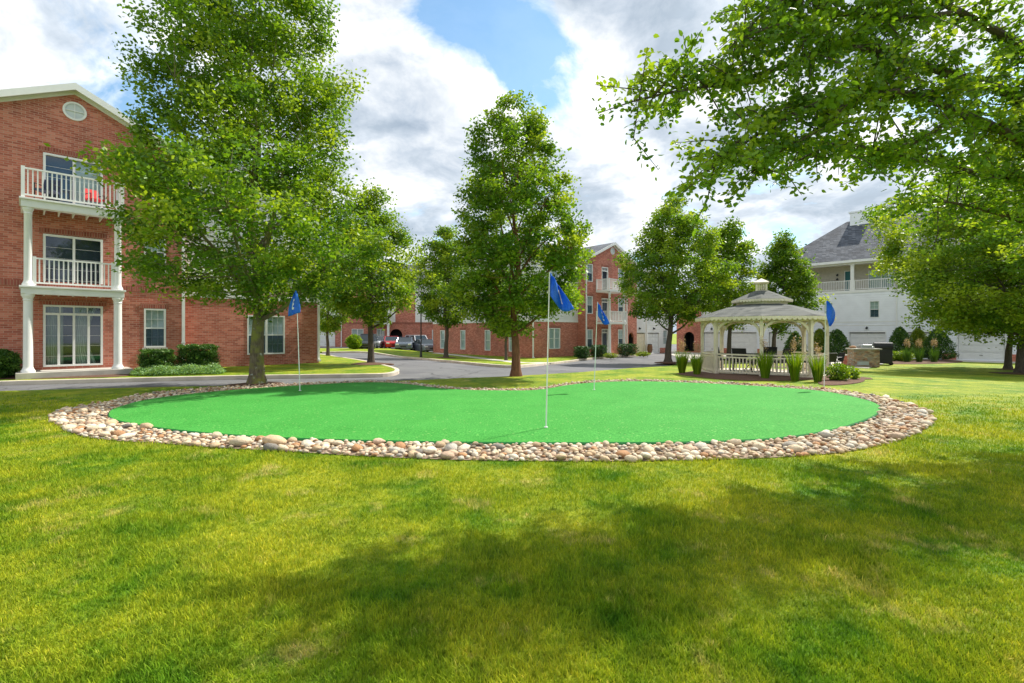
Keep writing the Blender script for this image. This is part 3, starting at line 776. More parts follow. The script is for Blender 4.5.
def gable(parent, fr_y, x0, x1, ze, slope, depth, wall_mat, vent=True, ov=.35, vent_z=None):
    """gable front: brick triangle, raking boards, roof running back"""
    xm = (x0+x1)/2; pk = ze+slope*(xm-x0); yb = fr_y+depth
    t = MB().add([(x0, fr_y, ze), (x1, fr_y, ze), (xm, fr_y, pk)], [(0, 1, 2)])
    t.build('gable_wall', M[wall_mat], parent, fix=False)
    e = ov; zl = ze-slope*e; yf = fr_y-.3; th = .07
    rm = MB()
    slab_faces(rm, [(x0-e, yf, zl+.1), (xm, yf, pk+.1), (xm, yb, pk+.1), (x0-e, yb, zl+.1)], 0, th)
    slab_faces(rm, [(xm, yf, pk+.1), (x1+e, yf, zl+.1), (x1+e, yb, zl+.1), (xm, yb, pk+.1)], 0, th)
    rf = rm.build('gable_roof', M['shingle'], parent)
    fm = MB()
    for (xa, xb) in ((x0-e, xm), (x1+e, xm)):
        za, zb = zl, pk
        vs = []
        for y in (yf-.04, yf-.003):
            vs += [(xa, y, za+.115), (xb, y, zb+.115), (xb, y, zb-.13), (xa, y, za-.13)]
        fm.add(vs, [(0, 1, 2, 3), (7, 6, 5, 4), (0, 4, 5, 1), (3, 2, 6, 7), (0, 3, 7, 4), (1, 5, 6, 2)])
        # frieze board against the wall and soffit
        vs = []
        for y in (fr_y-.05, fr_y-.003):
            vs += [(xa, y, za-.0), (xb, y, zb-.0), (xb, y, zb-.2), (xa, y, za-.2)]
        fm.add(vs, [(0, 1, 2, 3), (7, 6, 5, 4), (0, 4, 5, 1), (3, 2, 6, 7), (0, 3, 7, 4), (1, 5, 6, 2)])
        fm.add([(xa, yf, za+.01), (xb, yf, zb+.01), (xb, fr_y, zb+.01), (xa, fr_y, za+.01)], [(0, 1, 2, 3)])
    fm.build('fascia', M['white_trim'], rf)
    if vent:
        zc = vent_z or ze+.62*(pk-ze); r = .33; vm = MB(); n = 28
        ring = [(math.cos(2*math.pi*k/n), math.sin(2*math.pi*k/n)) for k in range(n)]
        vm.v = [(xm+r*c, fr_y-.05, zc+r*s) for c, s in ring]+[(xm+r*.8*c, fr_y-.05, zc+r*.8*s) for c, s in ring]+[(xm+r*c, fr_y, zc+r*s) for c, s in ring]
        for k in range(n):
            j = (k+1) % n; vm.f += [(k, j, n+j, n+k), (k, j, 2*n+j, 2*n+k)]
        vm.box(xm-.012, xm+.012, fr_y-.045, fr_y-.02, zc-r*.8, zc+r*.8); vm.box(xm-r*.8, xm+r*.8, fr_y-.046, fr_y-.021, zc-.012, zc+.012)
        w = vm.build('oval_window', M['white_trim'], parent)
        MB().add([(xm+r*.82*c, fr_y-.015, zc+r*.82*s) for c, s in ring], [tuple(range(n))]).build('pane', M['blind'], w, fix=False)
def wall_lamp(parent, fr, a, z):
    mb = MB().obox(fr, a-.05, a+.05, 0, .04, z-.08, z+.12); mb.obox(fr, a-.07, a+.07, .04, .2, z-.1, z+.02); mb.obox(fr, a-.09, a+.09, .03, .22, z+.02, z+.05)
    return mb.build('wall_lamp', M['black_metal'], parent)
def garage_door(parent, fr, a0, a1, z0, z1, mat='garage'):
    mb = MB(); n = 4
    for k in range(n):
        za = z0+(z1-z0)*k/n+.006; zb = z0+(z1-z0)*(k+1)/n-.006; mb.obox(fr, a0+.02, a1-.02, -.14, -.1, za, zb)
        m = 4
        for i in range(m):
            p = a0+.08+(a1-a0-.16)*i/m+.03; q = a0+.08+(a1-a0-.16)*(i+1)/m-.03; mb.obox(fr, p, q, -.1, -.085, za+.09, zb-.09)
    d = mb.build('garage_door', M['white_trim' if mat == 'garage' else 'cream_trim'], parent)
    t = MB().obox(fr, a0-.09, a0, 0, .03, z0, z1+.09); t.obox(fr, a1, a1+.09, 0, .03, z0, z1+.09); t.obox(fr, a0, a1, 0, .03, z1, z1+.09)
    t.build('door_frame', M['white_trim'], d)
    MB().obox(fr, a0, a1, -.11, -.02, z1-.07, z1-.004).build('dark_top_strip', M['dark'], d)  # dark strip across the head of the door opening
    MB().obox(fr, (a0+a1)/2-.1, (a0+a1)/2+.1, -.085, -.06, z0+.3, z0+.33).build('handle', M['black_metal'], d)
    return d

# ------------------------------------------------------------------ left apartment building
U_ANG = math.atan2(.712, .702)
A = empty('apartment_building', (-15.9, 17.6, 0), U_ANG, 'red brick apartment block with white balconies and columns, left behind the road', 'apartment building')
zE = 8.7
f0 = front(0)
opsA = [(-.83, .79, .30, 2.5), (-.83, .79, 3.02, 5.0), (-.83, .79, 5.92, 7.86)]
wins = []
for (a0, a1) in ((-2.72, -2.0), (2.02, 2.74)):
    for z0 in (.92, 3.95, 6.8): wins.append((a0, a1, z0, z0+1.55 if z0 < 6.5 else 8.3))
mb = MB(); panel(mb, f0, -3.4, 3.4, -.3, zE, opsA+wins)
panel(mb, rightside(3.4), 0, .4, -.3, zE+.2); panel(mb, leftside(-3.4), 0, .4, -.3, zE+.2)
mb.build('brick_wall', M['brick'], A, fix=False)
mb = MB()
for z in (3.12,):
    mb.obox(f0, -3.4, 3.4, .0, .025, z, z+.2)
mb.build('brick_band', M['brick_dark'], A)
for (a0, a1, z0, z1) in wins+opsA: MB().obox(f0, a0-.1, a1+.1, 0.002, .022, z1+.002, z1+.2).build('lintel', M['brick_dark'], A)
for k, w in enumerate(wins):
    ww_ = window(A, f0, *w, munt=(3, 2)); MB().obox(f0, w[0]-.05, w[1]+.05, 0.003, .06, w[2]-.08, w[2]-.003).build('sill', M['concrete'], ww_)
glass_door(A, f0, *opsA[0], panels=4, transom=.32, curtain=[(-.74, -.3, 0), (-.05, .62, .35)], label='ground floor glass door with pale curtains', dep=.9)
glass_door(A, f0, *opsA[1], panels=2, label='second floor balcony door with dark glass')
gd = glass_door(A, f0, *opsA[2], panels=2, label='top floor balcony door with one pale blind')
MB().quad(*[f0(a, -.2, z) for a, z in ((0, 6.0), (.74, 6.0), (.74, 7.8), (0, 7.8))]).build('blind', M['blind'], gd, fix=False)
gable(A, 0, -3.4, 3.4, zE, .49, 7.0, 'brick', True, vent_z=9.55)
# wing to the right, brick below, white siding above; and the part out of frame to the left
fw = front(.4); W1 = 9.2
ww = [(5.86, 7.52, .5, 2.32)]
up = [(a, a+w, z, z+1.5) for (a, w) in ((5.0, .9), (7.3, .9)) for z in (3.9, 6.7)]
mb = MB(); panel(mb, fw, 3.4, W1, -.3, 3.1, ww); panel(mb, fw, -9, -3.4, -.3, 3.1); panel(mb, rightside(W1), .4, 12.4, -.3, 3.1); panel(mb, leftside(-9), .4, 12.4, -.3, 3.1); panel(mb, back(12.4), -9, W1, -.3, 3.1)
mb.build('brick_wall', M['brick'], A, fix=False)
mb = MB(); panel(mb, fw, 3.4, W1, 3.1, zE, up, lap=.21); panel(mb, fw, -9, -3.4, 3.1, zE, lap=.21); panel(mb, rightside(W1), .4, 12.4, 3.1, zE, lap=.21); panel(mb, leftside(-9), .4, 12.4, 3.1, zE, lap=.21); panel(mb, back(12.4), -9, W1, 3.1, zE, lap=.21)
mb.build('siding_wall', M['siding_warm'], A, fix=False)
MB().obox(fw, 3.4, W1, .002, .04, 3.02, 3.2).build('trim_band', M['white_trim'], A)
window(A, fw, *ww[0], cols=2, munt=(3, 2), label='wide double window behind the big tree trunk')
for w in up: window(A, fw, *w, munt=(3, 2))
hip_roof(A, -9, W1, .4, 12.4, zE, 2.6, ov=.3)
downspout(A, 3.32, 0, .1, zE-.2); downspout(A, W1-.06, .4, .1, zE-.2); 
# balcony tower
for (x, y) in ((-1.21, -1.2), (1.09, -1.2)):
    column(A, x, y, .2, 2.78, .122); column(A, x, y, 3.05, 5.62, .105)
mb = MB().box(-1.5, 1.5, -1.45, -.003, -.02, .2)
mb.build('porch_slab', M['concrete'], A, bevel=.01)
for zt, zb in ((3.05, 2.78), (5.92, 5.62)):
    mb = MB(); mb.box(-1.38, 1.26, -1.36, -1.06, zb, zt-.06); mb.box(-1.42, 1.3, -1.42, -.003, zt-.06, zt)
    mb.box(-1.38, -1.18, -1.06, -.003, zb, zt-.06); mb.box(1.06, 1.26, -1.06, -.003, zb, zt-.06)
    for k in range(1, 6): x = -1.18+2.24*k/6; mb.box(x-.02, x+.02, -1.06, -.003, zb+.03, zt-.07)
    mb.build('balcony_floor', M['white_trim'], A, bevel=.006)
railing(A, [(-1.06, -1.2), (.95, -1.2)], 3.07, .93)
railing(A, [(-1.33, -.06), (-1.33, -1.3), (1.21, -1.3), (1.21, -.06)], 5.93, .98)
def local(o, x, y, z):
    c, s = math.cos(o.rotation_euler.z), math.sin(o.rotation_euler.z)
    return (o.location.x+c*x-s*y, o.location.y+s*x+c*y, o.location.z+z)
def patio_chair(loc, rz, mat, label, group=None, cat='chair'):
    r = empty('patio_chair', loc, rz, label, cat, group)
    MB().box(-.25, .25, -.25, .25, .4, .46).build('seat', M[mat], r, bevel=.02)
    MB().add([(-.25, .22, .46), (.25, .22, .46), (.25, .34, .92), (-.25, .34, .92), (-.25, .27, .46), (.25, .27, .46), (.25, .39, .92), (-.25, .39, .92)], [(0, 1, 2, 3), (7, 6, 5, 4), (0, 4, 5, 1), (3, 2, 6, 7), (0, 3, 7, 4), (1, 5, 6, 2)]).build('backrest', M[mat], r, bevel=.01)
    for sx in (-.23, .23):
        for sy in (-.23, .23): MB().tube([(sx, sy, 0), (sx*.95, sy*.95, .41)], .018, 6).build('leg', M['black_metal'], r)
        MB().tube([(sx, -.22, .4), (sx, -.22, .64), (sx, .26, .66)], .018, 6).build('armrest', M['black_metal'], r)
    return r
patio_chair(local(A, .5, -.75, 5.925), U_ANG+.3, 'red', 'red chair standing on the top balcony of the left building').scale = (.85, .85, .85)
patio_chair(local(A, -.75, -.7, 5.925), U_ANG-.5, 'navy', 'dark blue chair at the left end of the top balcony')

# ------------------------------------------------------------------ middle building
B_ANG = math.atan2(.66, .75); zB = -.57
Bc = G(532, 358)
zB = Bc.z
B = empty('apartment_building', Bc, B_ANG, 'brick and white siding apartment block beyond the side road, centre of the picture', 'apartment building')
fs = leftside(0); LW = 15.2
sw = [(c-.42, c+.42, .45, 2.35) for c in (2.5, 5.9, 9.8, 13.4)]
su = [(c-.42, c+.42, z, z+1.5) for c in (2.5, 5.9, 9.8, 13.4) for z in (3.9, 6.7)]
fB = front(0); GX0, GX1 = 5.74, 13.7; fG = front(-.85)
bw = [(2.0, 3.4, .7, 2.5)]; bu = [(2.2, 3.2, 3.9, 5.4), (2.2, 3.2, 6.7, 8.2)]
mb = MB(); panel(mb, fs, 0, LW, -.6, 3.1, sw); panel(mb, fB, 0, GX0, -.6, 3.1, bw); panel(mb, back(LW), 0, 21.5, -.6, 3.1)
gw = [(6.0, 6.8, .7, 2.4), (10.6, 11.6, .7, 2.4), (8.1, 9.05, .05, 2.45)]
for z in (3.1, 6.0): gw += [(6.0, 6.8, z+.7, z+2.3), (10.6, 11.6, z+.7, z+2.3), (8.1, 9.05, z, z+2.2)]
arch = (12.3, 13.2)
panel(mb, fG, GX0, GX1, -.6, zE, gw+[(arch[0], arch[1], -.1, 2.1)]); panel(mb, leftside(GX0), -.85, 0, -.6, zE); panel(mb, rightside(GX1), -.85, 0, -.6, zE)
mb.build('brick_wall', M['brick'], B, fix=False)
def arch_recess(parent, fr, a0, a1, z0, zs_, wallmat):
    """dark arched doorway: fills the corners of its square opening and adds a dark recess"""
    mb = MB(); am = (a0+a1)/2; r = (a1-a0)/2; n = 12; top = zs_
    for sgn in (-1, 1):
        for k in range(n):
            t0, t1 = math.pi/2*k/n, math.pi/2*(k+1)/n
            p0 = (am+sgn*r*math.cos(t0), top-r+r*math.sin(t0)); p1 = (am+sgn*r*math.cos(t1), top-r+r*math.sin(t1))
            mb.quad(fr(p0[0], -.002, p0[1]), fr(p1[0], -.002, p1[1]), fr(p1[0], -.002, top), fr(p0[0], -.002, top))
            mb.quad(fr(p0[0], -.002, p0[1]), fr(p1[0], -.002, p1[1]), fr(p1[0], -.25, p1[1]), fr(p0[0], -.25, p0[1]))
    a = mb.build('archway', M[wallmat], parent, fix=False)
    MB().obox(fr, a0+.001, a1-.001, -1.4, -.13, z0, top).build('recess', M['dark'], a) if False else None
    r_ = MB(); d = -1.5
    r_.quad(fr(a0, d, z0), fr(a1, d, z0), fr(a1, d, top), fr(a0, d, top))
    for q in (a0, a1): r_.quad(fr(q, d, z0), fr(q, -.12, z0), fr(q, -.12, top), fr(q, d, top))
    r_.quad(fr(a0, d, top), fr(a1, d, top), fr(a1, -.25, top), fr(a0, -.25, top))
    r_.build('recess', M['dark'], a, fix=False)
arch_recess(B, fG, arch[0], arch[1], -.1, 2.1, 'brick')
# siding above brick, garage wing
GR = 21.5
dr = [(14.3, 16.4, -.02, 2.1), (16.9, 19.1, -.02, 2.1)]
gu = [(15.0, 15.9, z, z+1.5) for z in (3.9, 6.7)]+[(17.6, 18.5, z, z+1.5) for z in (3.9, 6.7)]; g1 = [(19.9, 20.8, .8, 2.4)]
mb = MB(); panel(mb, fs, 0, LW, 3.1, zE, su, lap=.21); panel(mb, fB, 0, GX0, 3.1, zE, bu, lap=.21); panel(mb, back(LW), 0, GR, 3.1, zE, lap=.21)
panel(mb, fB, GX1, GR, -.6, zE, dr+gu+g1, lap=.21); panel(mb, rightside(GR), 0, LW, -.6, zE, lap=.21)
mb.build('siding_wall', M['siding_warm'], B, fix=False)
MB().obox(fB, 19.25, GR, .002, .05, -.3, .45).build('brick_plinth', M['brick'], B)
mb = MB().obox(fs, -.04, LW, .002, .04, 3.02, 3.18); mb.obox(fB, 0, GX0, .002, .041, 3.02, 3.18); mb.build('trim_band', M['white_trim'], B)
for w in sw: window(B, fs, *w, munt=(2, 2), detail=False)
for w in su: window(B, fs, *w, munt=(2, 2), detail=False)
window(B, fB, *bw[0], cols=2, munt=(2, 2), detail=False)
for w in bu+gu+g1: window(B, fB, *w, munt=(2, 2), detail=False)
for w in gw:
    if w[0] == 8.1: glass_door(B, fG, *w, panels=1, transom=.35, detail=False)
    else: window(B, fG, *w, munt=(2, 2), detail=True)
for w in gw+bw+sw:
    f_ = fG if w in gw else (fB if w in bw else fs)
    MB().obox(f_, w[0]-.08, w[1]+.08, 0.002, .022, w[3]+.003, w[3]+.2).build('lintel', M['brick_dark'], B)
garage_door(B, fB, *dr[0], 'cream'); garage_door(B, fB, *dr[1])
wall_lamp(B, fB, 15.35, 2.55); wall_lamp(B, fB, 18.0, 2.55)
gable(B, -.85, GX0, GX1, zE, .46, 8.0, 'brick', True)
hip_roof(B, 0, GR, 0, LW, zE, 3.1)
downspout(B, GX0-.08+.2, -.85, .0, zE-.2); downspout(B, 11.95, -.85, 0, zE-.2); downspout(B, .08, 0, 0, zE-.2); downspout(B, 16.65, 0, 0, zE-.2)
for x in (7.44, 9.6):
    column(B, x, -2.25, .02, 2.9, .13); column(B, x, -2.25, 3.1, 5.75, .11)
for zt in (3.1, 6.0):
    mb = MB().box(7.25, 9.8, -2.4, -.853, zt-.22, zt); mb.build('balcony_floor', M['white_trim'], B, bevel=.01)
    railing(B, [(7.3, -.9), (7.3, -2.32), (9.75, -2.32), (9.75, -.9)], zt, .95)
MB().box(7.0, 10.1, -2.7, -.853, -.1, .02).build('porch_slab', M['concrete'], B)

# ------------------------------------------------------------------ white garage building (right)
C_ANG = math.atan2(-.714, .70)
zC = -.57
C = empty('garage_building', (36.8, 38.0, zC), C_ANG, 'long white sided building with grey hip roof, porch and garage doors, right background', 'building')
f1 = front(0); X0, X1 = -25.2, 13.0; XB = -15.1; D = 12.0
gd_ = [(-19.2, -16.6), (-15.4, -12.8), (-11.9, -9.3), (-8.6, -6.0), (-5.0, -2.4), (-1.3, 1.34), (2.4, 5.0), (6.2, 8.8)]
gd0 = [(-22.1, -20.3)]
w2 = [(a, a+.72, 3.42, 4.92) for a in (-14.0, -10.6, -7.12, -3.67, -.2, 3.2, 6.7)]
w2b = [(a, a+.72, 3.42, 4.92) for a in (-20.6, -17.6)]
mb = MB(); panel(mb, f1, -22.4, XB, -.3, 5.9, [(a, b, 0, 2.13) for a, b in gd_+gd0]+w2b, lap=.21)
panel(mb, f1, XB, X1, -.3, 5.84, [(a, b, 0, 2.13) for a, b in gd_]+w2, lap=.21); panel(mb, rightside(X1), 0, D, -.3, zE, lap=.21); panel(mb, back(D), XB, X1, -.3, zE, lap=.21); panel(mb, back(9), X0, XB, -.3, 5.9, lap=.21); panel(mb, leftside(XB), 0, D, 5.6, 5.9, lap=.21)
mb.build('siding_wall', M['siding'], C, fix=False)
# brick entry block with arch at the far left end
mb = MB(); fe = front(-.25); panel(mb, fe, X0, -22.4, -.3, 5.9, [(-24.35, -23.1, 0, 2.2)]); panel(mb, leftside(X0), -.25, 9, -.3, 5.9); panel(mb, rightside(-22.4), -.25, 0, -.3, 5.9)
mb.build('brick_wall', M['brick'], C, fix=False)
arch_recess(C, fe, -24.35, -23.1, 0, 2.2, 'brick')
for a, b in gd_+gd0: garage_door(C, f1, a, b, .0, 2.13)
for w in w2+w2b: window(C, f1, *w, munt=(2, 2), detail=True)
mb = MB()
for z in (3.02, 2.72): mb.obox(f1, -22.39, X1, .003, .035, z, z+.07)
mb.obox(f1, -22.39, XB-.05, .003, .05, 5.7, 5.88)
mb.build('trim_band', M['white_trim'], C)
mb = MB()
prev = -22.39
for a, b in sorted(gd_+gd0):
    if a-.1-prev > .25: mb.obox(f1, prev+.02, a-.12, .003, .09, -.3, .45)
    prev = b+.1
mb.build('brick_plinth', M['brick'], C)
for a, b in gd_+gd0: wall_lamp(C, f1, (a+b)/2, 2.52)
downspout(C, -5.2, 0, 0, 5.7); 
hip_roof(C, X0, XB, -.25, 9, 5.9, 1.6)
# porch floor
fp = front(1.8)
pd = (-9.35, -8.6, 5.9, 7.95); pwn = [(-7.5, -5.55, 6.1, 7.8), (-13.9, -12.4, 6.3, 7.8), (-3.2, -1.4, 6.1, 7.8), (2, 3.8, 6.1, 7.8), (6, 7.8, 6.1, 7.8)]
mb = MB(); panel(mb, fp, XB+1.5, X1-.2, 5.84, 8.45, [pd]+pwn); panel(mb, leftside(XB+1.5), 1.8, D, 5.84, 8.45)
mb.build('porch_wall', M['beige'], C, fix=False)
MB().box(XB, X1, .02, D, 5.842, 5.86).build('porch_floor', M['concrete'], C)
mb = MB().box(XB, X1, -.04, .16, 8.3, 8.65); mb.box(XB, XB+.2, .16, D, 8.3, 8.65); mb.obox(f1, XB-.05, X1, -.15, .06, 5.72, 5.95); mb.box(XB, X1, .16, 1.9, 8.42, 8.46); mb.build('porch_beam', M['white_trim'], C)
cols = [XB+.15, -11.9, -8.4, -4.9, -1.4, 2.1, 5.6, 9.1, X1-.15]
for x in cols: column(C, x, .12, 5.95, 8.3, .13, square=True)
for a, b in zip(cols[:-1], cols[1:]): railing(C, [(a+.16, .1), (b-.16, .1)], 5.95, .92, step=.13)
d = MB().obox(fp, pd[0]+.06, pd[1]-.06, -.08, -.03, pd[2], pd[3]-.06).build('door', M['teal'], C)
MB().obox(fp, pd[0], pd[0]+.06, -.1, .02, pd[2], pd[3]).obox(fp, pd[1]-.06, pd[1], -.1, .02, pd[2], pd[3]).obox(fp, pd[0]+.06, pd[1]-.06, -.1, .02, pd[3]-.06, pd[3]).build('door_frame', M['white_trim'], d)
wall_lamp(C, fp, -9.9, 7.6); wall_lamp(C, fp, -9.9, 7.2)
for w in pwn: window(C, fp, *w, cols=2, munt=(2, 2), detail=False)
rf = hip_roof(C, XB, X1, 0, D, zE-.05, 4.75, hipl=5.5)
chm = MB().box(-9.55, -8.0, 5.2, 6.6, 12.4, 14.05); chm.box(-9.65, -7.9, 5.1, 6.7, 14.05, 14.18); chm.obox(front(5.2), -9.35, -8.2, 0, .03, 13.2, 13.9)
chm.build('chimney', M['siding'], rf)

# ------------------------------------------------------------------ far building with parking
zD = tz(-20, 64)-.1
Db = empty('apartment_building', (-20.0, 63.5, zD), R(6), 'distant red brick and white apartment block behind the parked cars', 'apartment building')
fd = front(0)
dw = [(-.9, .4, 3.9, 5.6), (-9.5, -8.4, 3.9, 5.6), (8.6, 9.8, 3.9, 5.6)]; dw1 = [(-1, .5, .8, 2.3), (2.2, 3.2, .8, 2.3), (9.4, 11.5, .8, 2.2)]
mb = MB(); panel(mb, fd, -22, 16, -.6, 3.1, dw1+[(3.9, 5.5, 0, 2.3), (-5.5, -3.2, 0, 2.1)]); panel(mb, front(-.01), -2.6, 2.9, 3.1, zE, dw); panel(mb, front(-.01), 4.6, 7.2, 3.1, zE)
mb.build('brick_wall', M['brick'], Db, fix=False)
arch_recess(Db, fd, 3.9, 5.5, 0, 2.3, 'brick')
mb = MB(); panel(mb, fd, -22, -2.6, 3.1, zE, dw, lap=.21); mb.build('siding_wall', M['siding_warm'], Db, fix=False)
mb = MB(); panel(mb, fd, 2.9, 4.6, 3.1, zE, lap=.21); mb.build('siding_wall', M['siding_warm'], Db, fix=False)
mb = MB(); panel(mb, fd, 7.2, 16, 3.1, zE, dw, lap=.21); panel(mb, rightside(16), 0, 12, -.6, zE, lap=.21); mb.build('siding_wall', M['siding_warm'], Db, fix=False)
for w in dw: window(Db, front(-.01) if -2 < w[0] < 2 else fd, *w, cols=2, detail=False)
for w in dw1: window(Db, fd, *w, cols=2, detail=False)
garage_door(Db, fd, -5.5, -3.2, 0, 2.1)
MB().obox(fd, -22, 16, .012, .06, 3.0, 3.2).build('brick_band', M['brick_dark'], Db)
downspout(Db, -2.3, -.02, 0, zE-.2); downspout(Db, 3.0, -.02, 0, zE-.2)
column(Db, 1.5, -1.4, 0, 2.9, .16); column(Db, 1.5, -1.4, 3.1, 5.8, .14)
column(Db, 3.9, -1.4, 0, 2.9, .16); column(Db, 3.9, -1.4, 3.1, 5.8, .14)
for z in (3.1, 6.0):
    MB().box(1.2, 4.2, -1.55, -.06, z-.2, z).build('balcony_floor', M['white_trim'], Db); railing(Db, [(1.3, -.1), (1.3, -1.5), (4.1, -1.5), (4.1, -.1)], z, .95, step=.2, bal=.03)
hip_roof(Db, -22, 16, 0, 12, zE, 3)
# ------------------------------------------------------------------ gazebo
gc = Vector((9.38, 18.2, 0)); gc.z = tz(gc.x, gc.y)
gang = math.atan2(-gc.y, -gc.x)+.0     # one corner faces the putting green
GZ = empty('gazebo', gc, gang, 'cream octagonal gazebo with two tier grey roof and cupola beyond the green', 'gazebo')
GR_ = 2.08
def oc(r, k, z): t = 2*math.pi*k/8; return Vector((r*math.cos(t), r*math.sin(t), z))
mb = MB(); n8 = list(range(8))
mb.add([oc(2.2, k, .0) for k in n8]+[oc(2.2, k, .1) for k in n8], [tuple(n8)[::-1], tuple(range(8, 16))]+[(k, (k+1) % 8, 8+(k+1) % 8, 8+k) for k in n8])
mb.build('deck', M['cream_trim'], GZ, bevel=.01)
EH = 2.17
for k in n8:
    c = oc(GR_, k, 0); t = 2*math.pi*k/8; ct, st = math.cos(t), math.sin(t); w = .055
    fr = lambda a, b, z, c=c, ct=ct, st=st: (c.x+ct*b-st*a, c.y+st*b+ct*a, z)
    mb = MB().obox(fr, -w, w, -w, w, .1, EH-.02); mb.obox(fr, -w-.02, w+.02, -w-.02, w+.02, .1, .22); mb.obox(fr, -w-.018, w+.018, -w-.018, w+.018, EH-.32, EH-.27)
    mb.build('post', M['cream_trim'], GZ, bevel=.006)
for k in n8:
    p, q = oc(GR_, k, 0), oc(GR_, k+1, 0); d = (q-p); ln = d.length; d.normalize(); nn = Vector((d.y, -d.x, 0))
    fr = lambda a, b, z, p=p, d=d, nn=nn: tuple(p+d*a+nn*b+Vector((0, 0, z)))
    # arched brackets
    mb = MB(); r = .5
    for sgn, o_ in ((1, .07), (-1, ln-.07)):
        prev = None
        for i in range(9):
            th = math.pi/2*i/8
            ai, zi = o_+sgn*(r-r*math.cos(th)), EH-.22-r+r*math.sin(th)
            ao, zo = o_+sgn*(r-(r+.09)*math.cos(th)), EH-.22-r+(r+.07)*math.sin(th)
            if (ao-o_)*sgn < 0: ao = o_
            cur = [fr(ai, -.02, zi), fr(ai, .02, zi), fr(ao, .02, zo), fr(ao, -.02, zo)]
            if prev: mb.add(prev+cur, [(0, 1, 5, 4), (1, 2, 6, 5), (2, 3, 7, 6), (3, 0, 4, 7), (0, 3, 2, 1), (4, 5, 6, 7)])
            prev = cur
    mb.obox(fr, .07, ln-.07, -.02, .02, EH-.2, EH-.16)
    mb.build('arch_bracket', M['cream_trim'], GZ)
    # spindle frieze with scalloped edge
    mb = MB(); m_ = 13
    mb.obox(fr, .05, ln-.05, -.025, .025, EH-.07, EH)
    for i in range(m_):
        a = .12+(ln-.24)*(i+.5)/m_; mb.obox(fr, a-.02, a+.02, -.018, .018, EH-.162, EH-.068)
    mb.build('frieze', M['cream_trim'], GZ)
    # railing (one side at the back left open as the way in)
    if k != 4:
        mb = MB(); mb.obox(fr, .07, ln-.07, -.035, .035, .78, .83); mb.obox(fr, .07, ln-.07, -.02, .02, .68, .73); mb.obox(fr, .07, ln-.07, -.025, .025, .17, .22)
        m_ = 12
        for i in range(m_):
            a = .07+(ln-.14)*(i+.5)/m_; mb.obox(fr, a-.018, a+.018, -.018, .018, .22, .68)
        mb.build('railing', M['cream_trim'], GZ)
def oct_roof(r0, z0, r1, z1, bow, name, mat, th=.05):
    mb = MB(); rows = 8
    for i in range(rows+1):
        t = i/rows; r = r0+(r1-r0)*t; z = z0+(z1-z0)*t+bow*math.sin(math.pi*t)
        for k in n8: mb.v.append(tuple(oc(r, k, z)))
    for i in range(rows):
        for k in n8: mb.f.append((i*8+k, i*8+(k+1) % 8, (i+1)*8+(k+1) % 8, (i+1)*8+k))
    b = len(mb.v)
    for i in (0, 1):
        for k in n8: mb.v.append(tuple(oc((r0-.05, r1)[i], k, (z0-th, z1-th)[i])))
    for k in n8: mb.f += [(b+k, b+8+k, b+8+(k+1) % 8, b+(k+1) % 8), (k, b+k, b+(k+1) % 8, (k+1) % 8)]
    return mb.build(name, M[mat], GZ)
rf = oct_roof(2.36, EH-.03, .9, EH+.45, .02, 'roof', 'shingle_green')
def scallop(r, z, h, n, parent):
    mb = MB()
    for k in n8:
        p, q = oc(r, k, 0), oc(r, k+1, 0); d = q-p; ln = d.length; d.normalize(); nn = Vector((d.y, -d.x, 0))
        fr = lambda a, b, z, p=p, d=d, nn=nn: tuple(p+d*a+nn*b+Vector((0, 0, z)))
        mb.obox(fr, 0, ln, -.012, .014, z-h*.55, z)
        for i in range(n):
            a0 = ln*i/n; w = ln/n
            pts = [(a0+.02*w, z-h*.54)]+[(a0+w/2-w*.46*math.cos(math.pi*j/6), z-h*.54-h*.45*math.sin(math.pi*j/6)) for j in range(7)]+[(a0+.98*w, z-h*.54)]
            mb.prism(pts, lambda x, zz: fr(x, -.008, zz), lambda x, zz: fr(x, .01, zz))
    return mb.build('scalloped_fascia', M['cream_trim'], parent)
scallop(2.34, EH-.035, .13, 11, rf)
mb = MB(); mb.add([oc(.86, k, EH+.4) for k in n8]+[oc(.86, k, EH+.66) for k in n8], [(k, (k+1) % 8, 8+(k+1) % 8, 8+k) for k in n8]); mb.build('roof_collar', M['cream_trim'], GZ)
r2 = oct_roof(1.03, EH+.63, .24, EH+.98, .0, 'upper_roof', 'shingle_green'); scallop(1.02, EH+.625, .1, 7, r2)
mb = MB(); z0 = EH+.95
mb.box(-.2, .2, -.2, .2, z0, z0+.05); mb.box(-.24, .24, -.24, .24, z0+.3, z0+.34)
for sx in (-.17, .17):
    for sy in (-.17, .17): mb.box(sx-.025, sx+.025, sy-.025, sy+.025, z0+.05, z0+.3)
for i in range(-2, 3):
    for s_ in (-.17, .17):
        mb.box(i*.06-.012, i*.06+.012, s_-.008, s_+.008, z0+.05, z0+.3); mb.box(s_-.008, s_+.008, i*.06-.012, i*.06+.012, z0+.05, z0+.3)
for s_ in (-.17, .17):
    for i in range(1, 4):
        mb.box(-.15, .15, s_-.006, s_+.006, z0+.05+.06*i-.008, z0+.05+.06*i+.008); mb.box(s_-.006, s_+.006, -.15, .15, z0+.05+.06*i-.008, z0+.05+.06*i+.008)
cu = mb.build('cupola', M['cream_trim'], GZ)
MB().add([(-.26, -.26, z0+.342), (.26, -.26, z0+.342), (.26, .26, z0+.342), (-.26, .26, z0+.342), (0, 0, z0+.5)], [(0, 1, 4), (1, 2, 4), (2, 3, 4), (3, 0, 4), (3, 2, 1, 0)]).build('cupola_roof', M['cream_trim'], cu)
round_bed((9.3, 17.9), 3.3, 2.7, .2, .05)
